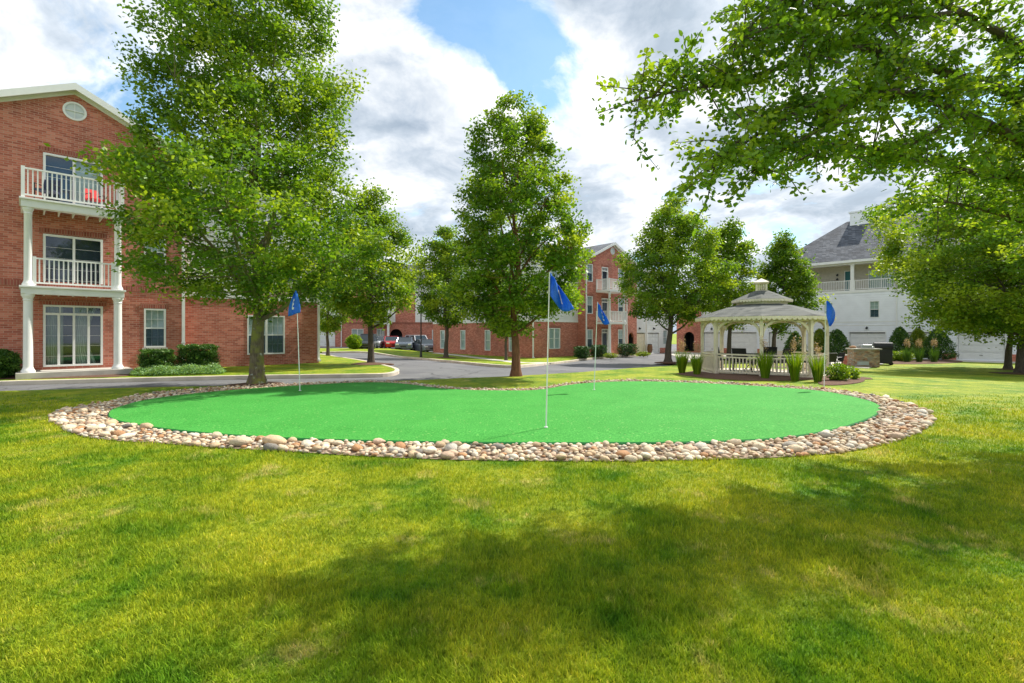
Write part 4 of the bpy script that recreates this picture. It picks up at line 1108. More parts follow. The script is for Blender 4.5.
bed([(812, 385), (840, 386), (868, 382), (860, 377), (830, 375)], .02, .04)
# tables and chairs inside
def table(loc, rz, label, r=.5):
    o = empty('patio_table', loc, rz, label, 'table')
    MB().lathe([(r, .66), (r, .69)], 24).build('tabletop', M['black_metal'], o)
    for k in range(4):
        t = math.pi/4+k*math.pi/2; MB().tube([(.4*math.cos(t), .4*math.sin(t), 0), (.1*math.cos(t), .1*math.sin(t), .35), (.3*math.cos(t), .3*math.sin(t), .66)], .018, 6).build('leg', M['black_metal'], o)
    return o
dz = gc.z+.1
table((9.1, 18.2, dz), 0, 'round black table under the gazebo roof')
for (x, y, rz, lb) in ((8.4, 17.6, 2.3, 'black chair at the left front inside the gazebo'), (8.35, 18.9, .9, 'black chair at the left back inside the gazebo'), (9.6, 17.4, 3.6, 'black chair near the middle post inside the gazebo'), (10.0, 18.9, -.7, 'black chair at the back right inside the gazebo'), (10.6, 17.6, -2.3, 'black chair at the right front inside the gazebo')):
    patio_chair((x, y, dz), rz, 'black_metal', lb, 'chairs in the gazebo')

# ------------------------------------------------------------------ stone grill counter and patio furniture
g0 = G(858, 367.5); sc_ = EYE+.35
gl = empty('grill_counter', (g0.x+.85, g0.y+.75, g0.z), R(-14), 'stone veneered outdoor grill counter on the pale patio right of the gazebo', 'grill')
MB().box(-.68, .68, -.5, .5, 0, 1.06).build('stone_base', M['ledge'], gl, bevel=.02)
MB().box(-.75, .78, -.58, .58, 1.06, 1.13).build('countertop', M['concrete'], gl, bevel=.015)
MB().box(-.52, .1, -.53, -.5, .12, .34).build('vent_panel', M['steel'], gl)
hood = MB(); hood.prism([(-.38, 1.13), (.36, 1.13), (.36, 1.25), (.22, 1.36), (-.24, 1.36), (-.38, 1.25)], lambda x, z: (x+.15, -.25, z), lambda x, z: (x+.15, .3, z)); ho = hood.build('grill_hood', M['steel'], gl, bevel=.02)
MB().tube([(-.1, -.3, 1.22), (.4, -.3, 1.22)], .014, 8).build('handle', M['steel'], ho)
rk = bpy.data.objects.new('decor_stone', shapes[2]); COL.objects.link(rk); rk.location = tuple(Vector(local(gl, -.52, .1, 1.2))); rk.scale = (.2, .15, .16); rk.material_slots[0].link = 'OBJECT'; rk.material_slots[0].material = stone_mats[2]
tag(rk, 'brown rock lying on the left end of the grill counter', 'stone')
def at_px(px, Y, dz=0): X = (px-CX)/F*Y; return (X, Y, tz(X, Y)+dz)
pt = table(at_px(826, 28.5), 0, 'black patio table before the rounded green shrub')
for (px, Y, rz, lb) in ((817, 28.3, 1.4, 'black patio chair left of the outdoor table'), (836, 28.0, -1.6, 'black patio chair beside the brick planter'), (829, 27.4, 3.1, 'black patio chair on the near side of the outdoor table')):
    patio_chair(at_px(px, Y), rz, 'black_metal', lb, 'chairs on the patio')
px_ = Vector(at_px(849, 31)); pl_ = empty('planter', px_, R(-20), 'low brick planter box left of the grill counter', 'planter')
MB().box(-.35, .35, -.3, .3, 0, .62).build('box', M['brick'], pl_); MB().box(-.38, .38, -.33, .33, .62, .68).build('rim', M['concrete'], pl_)
# dark covered grill behind the counter
gb = empty('cart_grill', at_px(883, 31.5), R(-30), 'large black covered gas grill behind the stone counter', 'grill')
MB().box(-.45, .45, -.35, .35, .1, 1.05).build('cabinet', M['black_metal'], gb, bevel=.03)
hm = MB(); hm.prism([(-.36, 1.05), (.36, 1.05), (.3, 1.3), (.1, 1.46), (-.2, 1.42), (-.36, 1.2)], lambda y, z: (-.5, y, z), lambda y, z: (.5, y, z)); hm.build('lid', M['black_metal'], gb, bevel=.03)
for sx in (-.4, .4): MB().tube([(sx, -.3, .1), (sx, .3, .1)], .1, 12).build('wheel', M['rubber'], gb)

# ------------------------------------------------------------------ lamp post, bin
lp = G(421, 357.2); lp2 = empty('street_lamp', lp, 0, 'slim black street lamp on the grass beside the side road', 'street lamp')
hgt = 4.6
MB().lathe([(.12, 0), (.12, .1), (.09, .16), (.09, .5), (.06, .58), (.05, hgt-.5), (.05, hgt)], 12).build('post', M['black_metal'], lp2, smooth=True)
MB().lathe([(.05, hgt), (.12, hgt+.06), (.2, hgt+.4), (.21, hgt+.42)], 10).build('lantern', M['glass'], lp2)
MB().lathe([(.26, hgt+.42), (.2, hgt+.5), (.06, hgt+.6), (.02, hgt+.7)], 10).build('cap', M['black_metal'], lp2)
bn = empty('litter_bin', local(B, 16.65, -.45, .0), B_ANG, 'brown barrel litter bin between the two garage doors of the middle building', 'litter bin')
MB().lathe([(.2, 0), (.27, .3), (.27, .6), (.22, .85)], 14).build('barrel', M['wood'], bn, smooth=True); MB().lathe([(.24, .85), (.24, .9), (.1, .94)], 14).build('lid', M['black_metal'], bn)

# ------------------------------------------------------------------ cars
def car(px, Y, rz, paint, label, suv=False, L_=4.5, zoff=0):
    X = (px-CX)/F*Y; r = empty('parked_car', (X, Y, tz(X, Y)-.13+zoff), rz, label, 'car', 'cars parked by the far building')
    H = 1.68 if suv else 1.42; W = .9; h = L_/2
    low = [(-h, .3), (-h, .7), (-h+.12, .86), (-h*.55, .95), (h*.55, .95), (h-.1, .9), (h, .72), (h, .32), (h-.25, .2), (-h+.25, .2)]
    mb = MB(); secs = [(-W, .94, -.04), (-W+.12, 1.0, 0), (W-.12, 1.0, 0), (W, .94, -.04)]
    for y, k, dz_ in secs: mb.v += [(x*k, y, z+(dz_ if z > .6 else 0)) for x, z in low]
    n = len(low)
    for i in range(3):
        for k in range(n): mb.f.append((i*n+k, i*n+(k+1) % n, (i+1)*n+(k+1) % n, (i+1)*n+k))
    mb.f += [tuple(range(n))[::-1], tuple(range(3*n, 4*n))]
    mb.build('body', paint, r, bevel=.03)
    if suv: cab = [(-h*.45, .93), (-h*.22, H), (h*.78, H-.04), (h*.93, .93)]
    else: cab = [(-h*.48, .93), (-h*.15, H), (h*.35, H-.02), (h*.75, .93)]
    mb = MB()
    for y, k in ((-W+.06, 0), (-W+.2, 1), (W-.2, 1), (W-.06, 0)):
        pass
    lowv = [(cab[0][0], cab[0][1]), (cab[3][0], cab[3][1])]
    vs = [(cab[0][0], -W+.05, .93), (cab[0][0], W-.05, .93), (cab[3][0], W-.05, .93), (cab[3][0], -W+.05, .93), (cab[1][0], -W+.2, H), (cab[1][0], W-.2, H), (cab[2][0], W-.2, H), (cab[2][0], -W+.2, H)]
    gl_ = mb.add(vs, [(0, 1, 5, 4), (1, 2, 6, 5), (2, 3, 7, 6), (3, 0, 4, 7), (4, 5, 6, 7)]).build('window', M['car_glass'], r, bevel=.03)
    rm = MB().box(cab[1][0]-.03, cab[2][0]+.03, -W+.19, W-.19, H-.02, H+.035)
    for a, b in ((0, 4), (1, 5), (2, 6), (3, 7)): rm.tube([Vector(vs[a])+Vector((0, 0, -.02)), vs[b]], .04, 6)
    mid0 = Vector(((cab[0][0]+cab[3][0])/2, -W+.05, .93)); rm.tube([mid0, Vector(((cab[1][0]+cab[2][0])/2, -W+.2, H))], .035, 6); rm.tube([mid0*1+Vector((0, 2*W-.1, 0)), Vector(((cab[1][0]+cab[2][0])/2, W-.2, H))], .035, 6)
    rm.build('roof', paint, r, bevel=.02)
    for sx in (-h*.62, h*.6):
        for sy in (-W+.1, W-.1):
            s = 1 if sy > 0 else -1
            w = MB().tube([(sx, sy-.11*s, .32), (sx, sy+.11*s, .32)], .32, 18).build('wheel', M['rubber'], r)
            MB().tube([(sx, sy+.1*s, .32), (sx, sy+.122*s, .32)], .19, 14).build('rim', M['steel'], w)
    for sy in (-W+.25, W-.25): MB().box(-h-.015, -h+.2, sy-.17, sy+.17, .62, .76).build('headlight', M['white_trim'], r, bevel=.02)
    for sy in (-W+.2, W-.2): MB().box(h-.15, h+.012, sy-.13, sy+.13, .68, .84).build('tail_light', M['red'], r, bevel=.02)
    MB().box(-h-.012, -h+.1, -.3, .3, .42, .54).build('grille', M['black_metal'], r)
    return r
P = {k: carpaint('paint_'+k, c) for k, c in dict(dark=(.03, .04, .045), silver=(.5, .52, .54), red=(.55, .015, .015), slate=(.12, .15, .2), white=(.75, .77, .8), grey=(.2, .22, .26)).items()}
car(368, 53, R(100), P['dark'], 'dark grey car leftmost of the parked row', True)
car(379, 56, R(85), P['silver'], 'silver hatchback between the dark car and the red car')
car(391, 55, R(112), P['red'], 'bright red car in the parked row')
car(405, 54, R(98), P['slate'], 'slate blue sedan parked right of the red car')
car(418, 58.5, R(125), P['white'], 'white van parked behind the grey sedan', True, 5.2)
car(425, 53.5, R(120), P['grey'], 'grey sedan rightmost in the parked row')

# ------------------------------------------------------------------ vegetation
def rand_unit(rs, n):
    v = rs.normal(size=(n, 3)); return v/np.linalg.norm(v, axis=1, keepdims=True)
def leaf_mesh(name, cen, size, rs, mat, v, up=.5, six=False, droop=0.0, asp=.62):
    """cen (N,3): one pointed oval leaf at each point"""
    n = len(cen); d = rand_unit(rs, n); d[:, 2] = d[:, 2]*.6-droop; d /= np.linalg.norm(d, axis=1, keepdims=True)
    nr = rand_unit(rs, n); nr[:, 2] += up; s = np.cross(d, nr); s /= np.linalg.norm(s, axis=1, keepdims=True)+1e-9; nn = np.cross(s, d)
    sz = size*rs.uniform(.7, 1.25, size=(n, 1)); w = sz*asp*.5
    if six:
        P_ = [cen, cen+d*sz*.3+s*w*.9+nn*sz*.06, cen+d*sz*.3-s*w*.9+nn*sz*.06, cen+d*sz*.68+s*w*.8+nn*sz*.05, cen+d*sz*.68-s*w*.8+nn*sz*.05, cen+d*sz*1.05-nn*sz*.06, cen+d*sz*.5-nn*sz*.02]
        V = np.stack(P_, 1).reshape(-1, 3); b = np.arange(n)[:, None]*7
        Fc = np.concatenate([b+np.array([[0, 1, 6]]), b+np.array([[1, 3, 6]]), b+np.array([[3, 5, 6]]), b+np.array([[0, 6, 2]]), b+np.array([[2, 6, 4]]), b+np.array([[4, 6, 5]])])
        return np_mesh(name, V, Fc, 3, mat, np.repeat(v, 7))
    P_ = [cen, cen+d*sz*.5+s*w+nn*sz*.1, cen+d*sz, cen+d*sz*.5-s*w+nn*sz*.1]
    V = np.stack(P_, 1).reshape(-1, 3); b = np.arange(n)[:, None]*4
    return np_mesh(name, V, b+np.array([[0, 1, 2, 3]]), 4, mat, np.repeat(v, 4))
def smooth_path(pts, it=2):
    pts = [Vector(p) for p in pts]
    for _ in range(it):
        o = [pts[0]]
        for i in range(len(pts)-1): o += [pts[i]*.75+pts[i+1]*.25, pts[i]*.25+pts[i+1]*.75]
        o.append(pts[-1]); pts = o
    return pts
def tree(name, base, H, prof, tr, label, cat='tree', group=None, nclump=260, per=150, leaf=.1, seed=1, mat='leaf', bark='bark', lean=(0, 0), nlimb=18, fork=.2, clump=.42, limbang=1.0, offs=(0, 0), vbias=0.0, mound=.5, nz=1.0):
    """prof: [(height fraction, crown radius m)]"""
    rg = random.Random(seed); rs = np.random.RandomState(seed)
    root = empty(name, base, 0, label, cat, group)
    hs = [p[0]*H for p in prof]; rr = [p[1] for p in prof]
    cx = lambda z: (lean[0]*z/H+offs[0]*ss(z/H*1.6), lean[1]*z/H+offs[1]*ss(z/H*1.6))
    ph = [rg.uniform(0, 6.28) for _ in range(5)]
    def env(z, az):
        r = float(np.interp(z, hs, rr, left=0, right=0))
        return r*(1+nz*(.17*math.sin(2*az+ph[0]+z*.5)+.12*math.sin(3*az+ph[1]-z*.9)+.09*math.sin(5*az+ph[2]+z*1.7)+.1*math.sin(z*2.3+ph[3]+az)))
    tb = MB(); hb = fork*H
    lead = []
    for i in range(11):
        z = H*.97*i/10; c = cx(z); wob = .012*H*math.sin(i*1.7+ph[4])*(i > 1); lead.append(Vector((c[0]+wob, c[1]+wob*.6*math.cos(i), z)))
    radf = lambda z: tr*(1-.28*z/hb) if z < hb else tr*.72*max(.05, (1-(z-hb)/(H-hb)))**1.1
    path = smooth_path([Vector((0, 0, -.15)), Vector((0, 0, .02))]+lead[1:], 1)
    tb.tube(path, [radf(max(0, p.z))*(1+.45*math.exp(-max(p.z, 0)*7)) for p in path], 12)
    limbs = []; ga = 2.39996
    for i in range(nlimb):
        f = i/(nlimb-1); z0 = hb+(H*.78-hb)*f**1.15; az = i*ga+rg.uniform(-.35, .35)
        if z0 > hs[0]: pass
        rise = (.16+.2*rg.random())*H*(1-.35*f)*limbang
        if i < 4: rise *= .55+.3*rg.random()
        z1 = min(H*.97, z0+rise); c = cx(z1); re = env(z1, az)*rg.uniform(.7, .98)
        c0 = Vector(np.array([np.interp(z0, [p.z for p in lead], [p[k] for p in lead]) for k in range(3)]))
        e = Vector((c[0]+re*math.cos(az), c[1]+re*math.sin(az), z1)); m1 = c0.lerp(e, .35)+Vector((0, 0, -.02*H if i < 5 else .01*H)); m2 = c0.lerp(e, .7)+Vector((rg.uniform(-.2, .2), rg.uniform(-.2, .2), -.01*H))
        pth = smooth_path([c0, m1, m2, e], 2); r0 = max(.02, radf(z0)*.5)
        tb.tube(pth, [r0*(1-.88*k/(len(pth)-1)) for k in range(len(pth))], 7, False); limbs.append((pth, r0))
    cens = []; tries = 0
    zlo, zhi = hs[0], H*1.0
    while len(cens) < nclump and tries < nclump*30:
        tries += 1
        z = rg.uniform(zlo, zhi); az = rg.uniform(0, 6.283); R_ = env(z, az)
        if rg.random() > (R_+.15)/(max(rr)*1.2): continue
        q = rg.random()**.42; c = cx(z); p = Vector((c[0]+R_*q*math.cos(az), c[1]+R_*q*math.sin(az), z))
        cens.append((p, q))
    C_, S_, Vv = [], [], []
    lp_all = [(pt, r0*(1-.8*k/len(pth))) for pth, r0 in limbs for k, pt in enumerate(pth)]+[(p, radf(p.z)*.6) for p in lead[3:]]
    kp = np.array([p[0][:] for p in lp_all])
    for (p, q) in cens:
        dd = np.linalg.norm(kp-np.array(p[:]), axis=1)+.6*np.maximum(0, kp[:, 2]-p.z); j = int(dd.argmin()); a = lp_all[j][0]
        mid = a.lerp(p, .5)+Vector((0, 0, -.05*(p-a).length)); tr_ = min(.035, max(.008, lp_all[j][1]*.5))
        if (p-a).length > .15: tb.tube([a, mid, p], [tr_, tr_*.6, tr_*.25], 4, False)
        k = int(per*1.2*rg.uniform(.55, 1.35)); cl = clump*.86*rg.uniform(.65, 1.3)
        out = Vector((p.x-a.x, p.y-a.y, (p.z-a.z)))
        if out.length > 1e-3: out.normalize()
        g = np.clip(rs.normal(size=(k, 3)), -1.7, 1.7)*np.array([cl*.62, cl*.62, cl*.42]); t = rs.uniform(-.8, .5, size=(k, 1))
        g += np.array(out[:])*t*cl*1.1
        C_.append(np.array(p[:])+g); base_v = rg.gauss(.5, .2)+.12*(q-.7)+vbias
        if rg.random() < .12: base_v += .28
        Vv.append(np.clip(base_v+rs.normal(size=k)*.08, 0, 1))
    tk = tb.build('trunk', M[bark], root, smooth=True, fix=False)
    cen = np.concatenate(C_); v = np.concatenate(Vv)
    me = leaf_mesh('crown', cen, leaf*1.22, rs, M[mat], v, up=.6, droop=.15)
    link_mesh('crown', me, root)
    if mound:
        round_bed((base[0], base[1]), mound*1.2, mound, seed, .07)
    return root
def shrub(name, base, H, rx, ry, label, mat='leaf_dark', n=2600, leaf=.05, shape='ball', seed=1, group=None, cat='shrub'):
    rs = np.random.RandomState(seed); root = empty(name, base, 0, label, cat, group)
    d = rand_unit(rs, n); z = (d[:, 2]+1)/2
    ph = seed*1.7
    if shape == 'cone': rad = np.sqrt(np.clip(1-z, 0, 1))*1.0*np.clip(z*6, .5, 1)**.5; lim = rad
    elif shape == 'box': lim = np.clip(1-np.abs(2*z-1)**6, .0, 1)**.5
    else: lim = np.sqrt(np.clip(1-(2*z-1)**2, 0, 1))
    if shape != 'ball': z = rs.uniform(0, 1, n); lim = (np.sqrt(np.clip(1-z, 0, 1))*np.clip(z*5+.45, 0, 1)) if shape == 'cone' else np.clip(1-np.abs(2*z-1)**7, .0, 1)**.5
    az = rs.uniform(0, 6.283, n); q = rs.uniform(.75, 1.04, n)
    top = rs.random(n) < .25
    if shape == 'box': q = np.where(top, np.sqrt(rs.random(n)), q); z = np.where(top, rs.uniform(.9, 1.0, n), z); lim = np.where(top, 1, lim)
    lump = 1+.09*np.sin(4*az+z*9+ph)+.07*np.sin(7*az-z*13+ph*2)+.05*np.sin(z*21+3*az)
    x = rx*lim*q*lump*np.cos(az); y = ry*lim*q*lump*np.sin(az); zz = H*(.04+.96*z)*(1+.04*np.sin(5*az+ph))
    cen = np.stack([x, y, zz], 1); v = np.clip(.48+.25*np.sin(5*az+z*11+ph)*.5+rs.normal(size=n)*.2, 0, 1)
    stem = MB()
    for k in range(5):
        t = k*1.3; stem.tube([(0, 0, -.05), (rx*.3*math.cos(t), ry*.3*math.sin(t), H*.4), (rx*.6*math.cos(t), ry*.6*math.sin(t), H*.7)], [.025, .018, .008], 5)
    stem.build('stem', M['bark'], root)
    # inner mass of twigs and leaves
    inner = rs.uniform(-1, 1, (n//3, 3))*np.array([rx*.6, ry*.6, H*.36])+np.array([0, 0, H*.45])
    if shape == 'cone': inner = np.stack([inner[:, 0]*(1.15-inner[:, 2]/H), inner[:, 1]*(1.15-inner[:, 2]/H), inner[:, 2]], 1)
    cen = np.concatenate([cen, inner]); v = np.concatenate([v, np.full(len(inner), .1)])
    link_mesh('foliage', leaf_mesh('foliage', cen, leaf, rs, M[mat], v, up=.3), root); return root
def grass_clump(base, H, r, label, n=260, plume=0, seed=1, mat='leaf_bright', group=None, sp=.35):
    rs = np.random.RandomState(seed); root = empty('ornamental_grass', base, 0, label, 'ornamental grass', group)
    az = rs.uniform(0, 6.283, n); rb = r*np.sqrt(rs.random(n)); lean = rs.uniform(.05, sp, n)+.15*rb/r; h = H*rs.uniform(.3, 1, n)**.8; w = .0065
    b = np.stack([rb*np.cos(az), rb*np.sin(az), np.full(n, -.02)], 1); d = np.stack([np.cos(az)*lean, np.sin(az)*lean, np.zeros(n)], 1)*h[:, None]; s = np.stack([-np.sin(az+rs.normal(size=n)), np.cos(az), np.zeros(n)], 1)*w
    up = np.array([0, 0, 1.0])
    pts = [b-s, b+s, b+d*.35+up*h[:, None]*.5+s, b+d*.35+up*h[:, None]*.5-s, b+d*.8+up*h[:, None]*.88+s*.7, b+d*.8+up*h[:, None]*.88-s*.7, b+d*1.25+up*h[:, None]+s*.1, b+d*1.25+up*h[:, None]-s*.1]
    V = np.stack(pts, 1).reshape(-1, 3); k = np.arange(n)[:, None]*8
    Fq = np.concatenate([k+np.array([[0, 1, 2, 3]]), k+np.array([[3, 2, 4, 5]]), k+np.array([[5, 4, 6, 7]])])
    v = np.repeat(np.clip(rs.normal(.5, .2, n), 0, 1), 8)
    link_mesh('blades', np_mesh('blades', V, Fq, 4, M[mat], v), root)
    if plume:
        m = plume; cen = []
        az = rs.uniform(0, 6.283, m)
        for a in az:
            tip = np.array([math.cos(a)*r*rs.uniform(.3, 1.3), math.sin(a)*r*rs.uniform(.3, 1.3), H*rs.uniform(1.0, 1.28)])
            cen.append(tip+rs.normal(size=(26, 3))*np.array([.025, .025, .1]))
        cen = np.concatenate(cen); link_mesh('plumes', leaf_mesh('plumes', cen, .05, rs, M['plume'], rs.random(len(cen)), asp=.3), root)
    return root
pear = [(.14, .6), (.2, 2.2), (.3, 3.2), (.42, 3.6), (.55, 3.4), (.7, 2.7), (.84, 1.8), (.94, .9), (1.0, .25)]
def pf(k, base=.14, top=1.0): return [(base+(h-.14)*(1-base)/.86, r*k) for h, r in pear]
b1 = G(257, 384.5)
tree('tree', b1, 12.0, [(.18, .5), (.23, 2.4), (.29, 3.5), (.36, 3.85), (.46, 3.5), (.55, 2.7), (.68, 2.5), (.8, 2.4), (.92, 1.9), (1.0, .6)], .215, 'large tree with mossy trunk at the left end of the green', group='leafy trees around the lawns', nclump=520, per=150, leaf=.095, seed=3, bark='bark_moss', nlimb=26, fork=.155, clump=.42, offs=(-.1, 0), mound=.65, nz=.6)
b4 = G(516, 376)
tree('tree', b4, 9.6, [(.17, .4), (.22, 1.4), (.29, 2.1), (.42, 2.4), (.55, 2.2), (.7, 1.9), (.84, 1.45), (.94, .9), (1.0, .35)], .17, 'tall pear shaped tree with reddish trunk standing alone at the centre', group='leafy trees around the lawns', nclump=330, per=135, leaf=.1, seed=8, bark='bark_red', nlimb=22, fork=.15, clump=.36, offs=(.0, 0), mound=0, nz=.6)
b2 = G(371, 364)
tree('tree', b2, (b2.z-0)+8.5, pf(.64, .24), .16, 'medium tree on the rounded road corner with mulch at its foot', group='leafy trees around the lawns', nclump=240, per=100, leaf=.12, seed=12, fork=.2, clump=.42, vbias=.05, mound=.9)
b2b = G(328, 355.6)
tree('tree', b2b, 8.2, pf(.52, .24), .13, 'thin tree just right of the left building corner', group='leafy trees around the lawns', nclump=160, per=80, leaf=.14, seed=14, fork=.24, clump=.45, vbias=.12, mound=0)
b3 = G(446, 357.8)
tree('tree', b3, 10.8, pf(.75, .26), .19, 'tree in front of the brick side wall, left of the central tree', group='leafy trees around the lawns', nclump=230, per=90, leaf=.16, seed=17, fork=.22, clump=.5, mound=.8)
b3b = G(506, 360.6)
tree('tree', b3b, 6.4, pf(.42, .26), .11, 'slender small tree half hidden behind the central tree', group='leafy trees around the lawns', nclump=100, per=80, leaf=.15, seed=19, fork=.3, clump=.4, mound=0)
b5 = G(668, 362.5)
tree('tree', b5, 11.6, pf(1.0, .25), .24, 'broad tree left of the gazebo beside the road', group='leafy trees around the lawns', nclump=330, per=105, leaf=.15, seed=23, fork=.17, clump=.52, vbias=.02, mound=.8, nz=.6, offs=(.3, 0))
b6 = at_px(729, 37)
tree('tree', b6, 10.7, pf(.62, .24), .19, 'tree behind the left half of the gazebo', group='leafy trees around the lawns', nclump=170, per=90, leaf=.16, seed=29, fork=.2, clump=.52, vbias=.12, mound=.7)
b7 = at_px(773, 38)
tree('tree', b7, 9.8, pf(.56, .24), .19, 'darker tree behind the right half of the gazebo', group='leafy trees around the lawns', nclump=200, per=90, leaf=.17, seed=31, fork=.2, clump=.5, vbias=-.08, offs=(.9, 0), mound=.7)
b9 = G(1021, 374)
tree('tree', b9, 12.5, [(.13, .8), (.18, 3.6), (.26, 5.2), (.38, 6.0), (.52, 6.0), (.68, 5.0), (.84, 3.4), (1.0, .6)], .22, 'wide spreading tree at the right edge with low drooping limbs', group='leafy trees around the lawns', nclump=820, per=130, leaf=.125, seed=37, fork=.14, nlimb=30, clump=.55, vbias=.12, offs=(.4, 0), mound=.9)
b10 = at_px(1008, 27.5)
tree('tree', b10, 9.5, pf(1.0, .24), .17, 'second trunk just left of and behind the spreading right tree', group='leafy trees around the lawns', nclump=230, per=100, leaf=.14, seed=41, fork=.2, clump=.5, offs=(.8, .5), mound=.6)

# near tree: trunk out of frame on the right, its boughs reach over the lawn
def near_tree():
    rg = random.Random(77); rs = np.random.RandomState(77)
    tb_ = Vector((10.2, 8.0, 0)); root = empty('tree', tb_, 0, 'near tree whose leafy boughs hang into the top right of the picture', 'tree', 'leafy trees around the lawns')
    o = lambda v: Vector(v)-tb_
    mb = MB(); fork = Vector((9.6, 7.7, 2.6))
    mb.tube([o(p) for p in smooth_path([(10.2, 8.0, -.1), (10.15, 8.0, 1.2), fork, (9.6, 7.6, 5), (9.7, 7.7, 8)], 2)], [.3-.26*k/17 for k in range(18)][:len(smooth_path([(10.2, 8.0, -.1), (10.15, 8.0, 1.2), fork, (9.6, 7.6, 5), (9.7, 7.7, 8)], 2))] if False else .22, 12)
    J = Vector((8.3, 7.0, 3.6)); J2 = Vector((8.6, 7.0, 5.0))
    limbs = [[fork, J, P3(1024, 140, 6.3), P3(960, 112, 6), P3(900, 88, 5.7), P3(850, 98, 5.4), P3(790, 112, 5.2), P3(740, 146, 5.0), P3(706, 172, 4.9)],
             [fork, J, P3(1024, 95, 6.5), P3(950, 75, 6.2), P3(880, 50, 6), P3(830, 45, 5.6), P3(780, 68, 5.4), P3(730, 84, 5.2), P3(680, 90, 5.0), P3(634, 101, 4.9)],
             [fork, J2, P3(1040, 55, 6.5), P3(960, 12, 6.2), P3(900, -20, 6), P3(830, -30, 5.6), P3(790, -5, 5.3), P3(762, 12, 5.1), P3(735, 42, 5)],
             [P3(960, 112, 6), P3(920, 142, 6.0), P3(880, 152, 5.9), P3(835, 140, 5.6), P3(800, 160, 5.5)],
             [J, P3(1060, 190, 6.8), P3(980, 172, 6.5), P3(920, 160, 6.3), P3(880, 162, 6.2)],
             [J, P3(1060, 235, 7.4), P3(1000, 215, 7.2), P3(950, 200, 7.0), P3(905, 205, 6.9)],
             [P3(960, 12, 6.2), P3(900, 20, 5.9), P3(850, 10, 5.6), P3(800, 25, 5.3), P3(760, 40, 5.2)],
             [P3(850, 98, 5.4), P3(820, 130, 5.3), P3(780, 150, 5.1), P3(752, 172, 5.0)],
             [J2, Vector((7.8, 4.9, 5.6)), Vector((7.0, 3.6, 5.8)), Vector((6.0, 2.6, 5.6))],  # this bough and the next: unseen, added to cast shade on the lawn
             [J, Vector((8.4, 5.0, 5.0)), Vector((7.6, 3.2, 5.4)), Vector((6.8, 1.9, 5.4))]]
    twigs = []
    for li, L_ in enumerate(limbs):
        pth = smooth_path(L_, 2); tot = sum((pth[i+1]-pth[i]).length for i in range(len(pth)-1)); acc = 0
        r0 = .10 if li in (0, 1, 2) else (.07 if li > 7 else .035)
        r1 = .012; rad = []
        for i, p in enumerate(pth):
            if i: acc += (p-pth[i-1]).length
            rad.append(r1+(r0-r1)*(1-acc/tot)**1.3)
        mb.tube([o(p) for p in pth], rad, 8, False)
        acc = 0; nxt = .5
        off_ = li > 7
        for i in range(1, len(pth)):
            seg = pth[i]-pth[i-1]; sl = seg.length; s = 0
            while acc+sl-s > nxt if False else (nxt < acc+sl):
                f = (nxt-acc)/sl; p = pth[i-1].lerp(pth[i], f)
                if nxt > tot*.12 or li > 2:
                    for _ in range(3):
                        d = seg.normalized()*rg.uniform(.2, 1.0)+Vector((rg.gauss(0, .65), rg.gauss(0, .7), rg.gauss(.12, .38)))
                        d.normalize(); ln = rg.uniform(.3, .85)*(1.0 if not off_ else 1.4); twigs.append((p, d, ln, off_))
                nxt += rg.uniform(.10, .2)
            acc += sl
        twigs.append((pth[-1], (pth[-1]-pth[-3]).normalized(), .4, off_))
    cen = []; v = []
    for (p, d, ln, off_) in twigs:
        b_ = p+d*ln*.55+Vector((rg.gauss(0, .05), rg.gauss(0, .05), rg.gauss(0, .05))); e = p+d*ln+Vector((0, 0, -.10*ln))
        mb.tube([o(p), o(b_), o(e)], [.009, .006, .003], 4, False)
        k = int(ln*(84 if not off_ else 20)); bv = rg.gauss(.52, .17)
        for j in range(k):
            t = .12+.88*(j/k); q = p.lerp(b_, t*2) if t < .5 else b_.lerp(e, t*2-1)
            cen.append(o(q)+Vector((rg.gauss(0, .05), rg.gauss(0, .05), rg.gauss(-.01, .045)))); v.append(min(1, max(0, bv+rg.gauss(0, .08))))
    mb.build('trunk', M['bark'], root, smooth=True, fix=False)
    link_mesh('crown', leaf_mesh('crown', np.array([c[:] for c in cen]), 0.066, rs, M['leaf'], np.array(v), up=.7, six=True, droop=.35, asp=.66), root)
    print('near tree leaves', len(cen))
near_tree()

# shrubs at the left building
def lawn_at(px, py): return G(px, py)
s = lawn_at(157, 373.6); shrub('shrub', s, .86, .56, .42, 'low clipped shrub under the ground floor window of the left building', 'leaf_mid', n=11000, leaf=.055, shape='box', seed=4)
s = lawn_at(198, 371.8); shrub('shrub', s, 1.02, .68, .5, 'larger clipped shrub beside the white downspout', 'leaf_mid', n=14000, leaf=.055, shape='box', seed=5)
s = lawn_at(0, 378.6); shrub('shrub', s, .92, .5, .45, 'rounded dark shrub left of the porch, cut by the left edge', 'leaf_mid', n=10000, leaf=.055, shape='ball', seed=6)
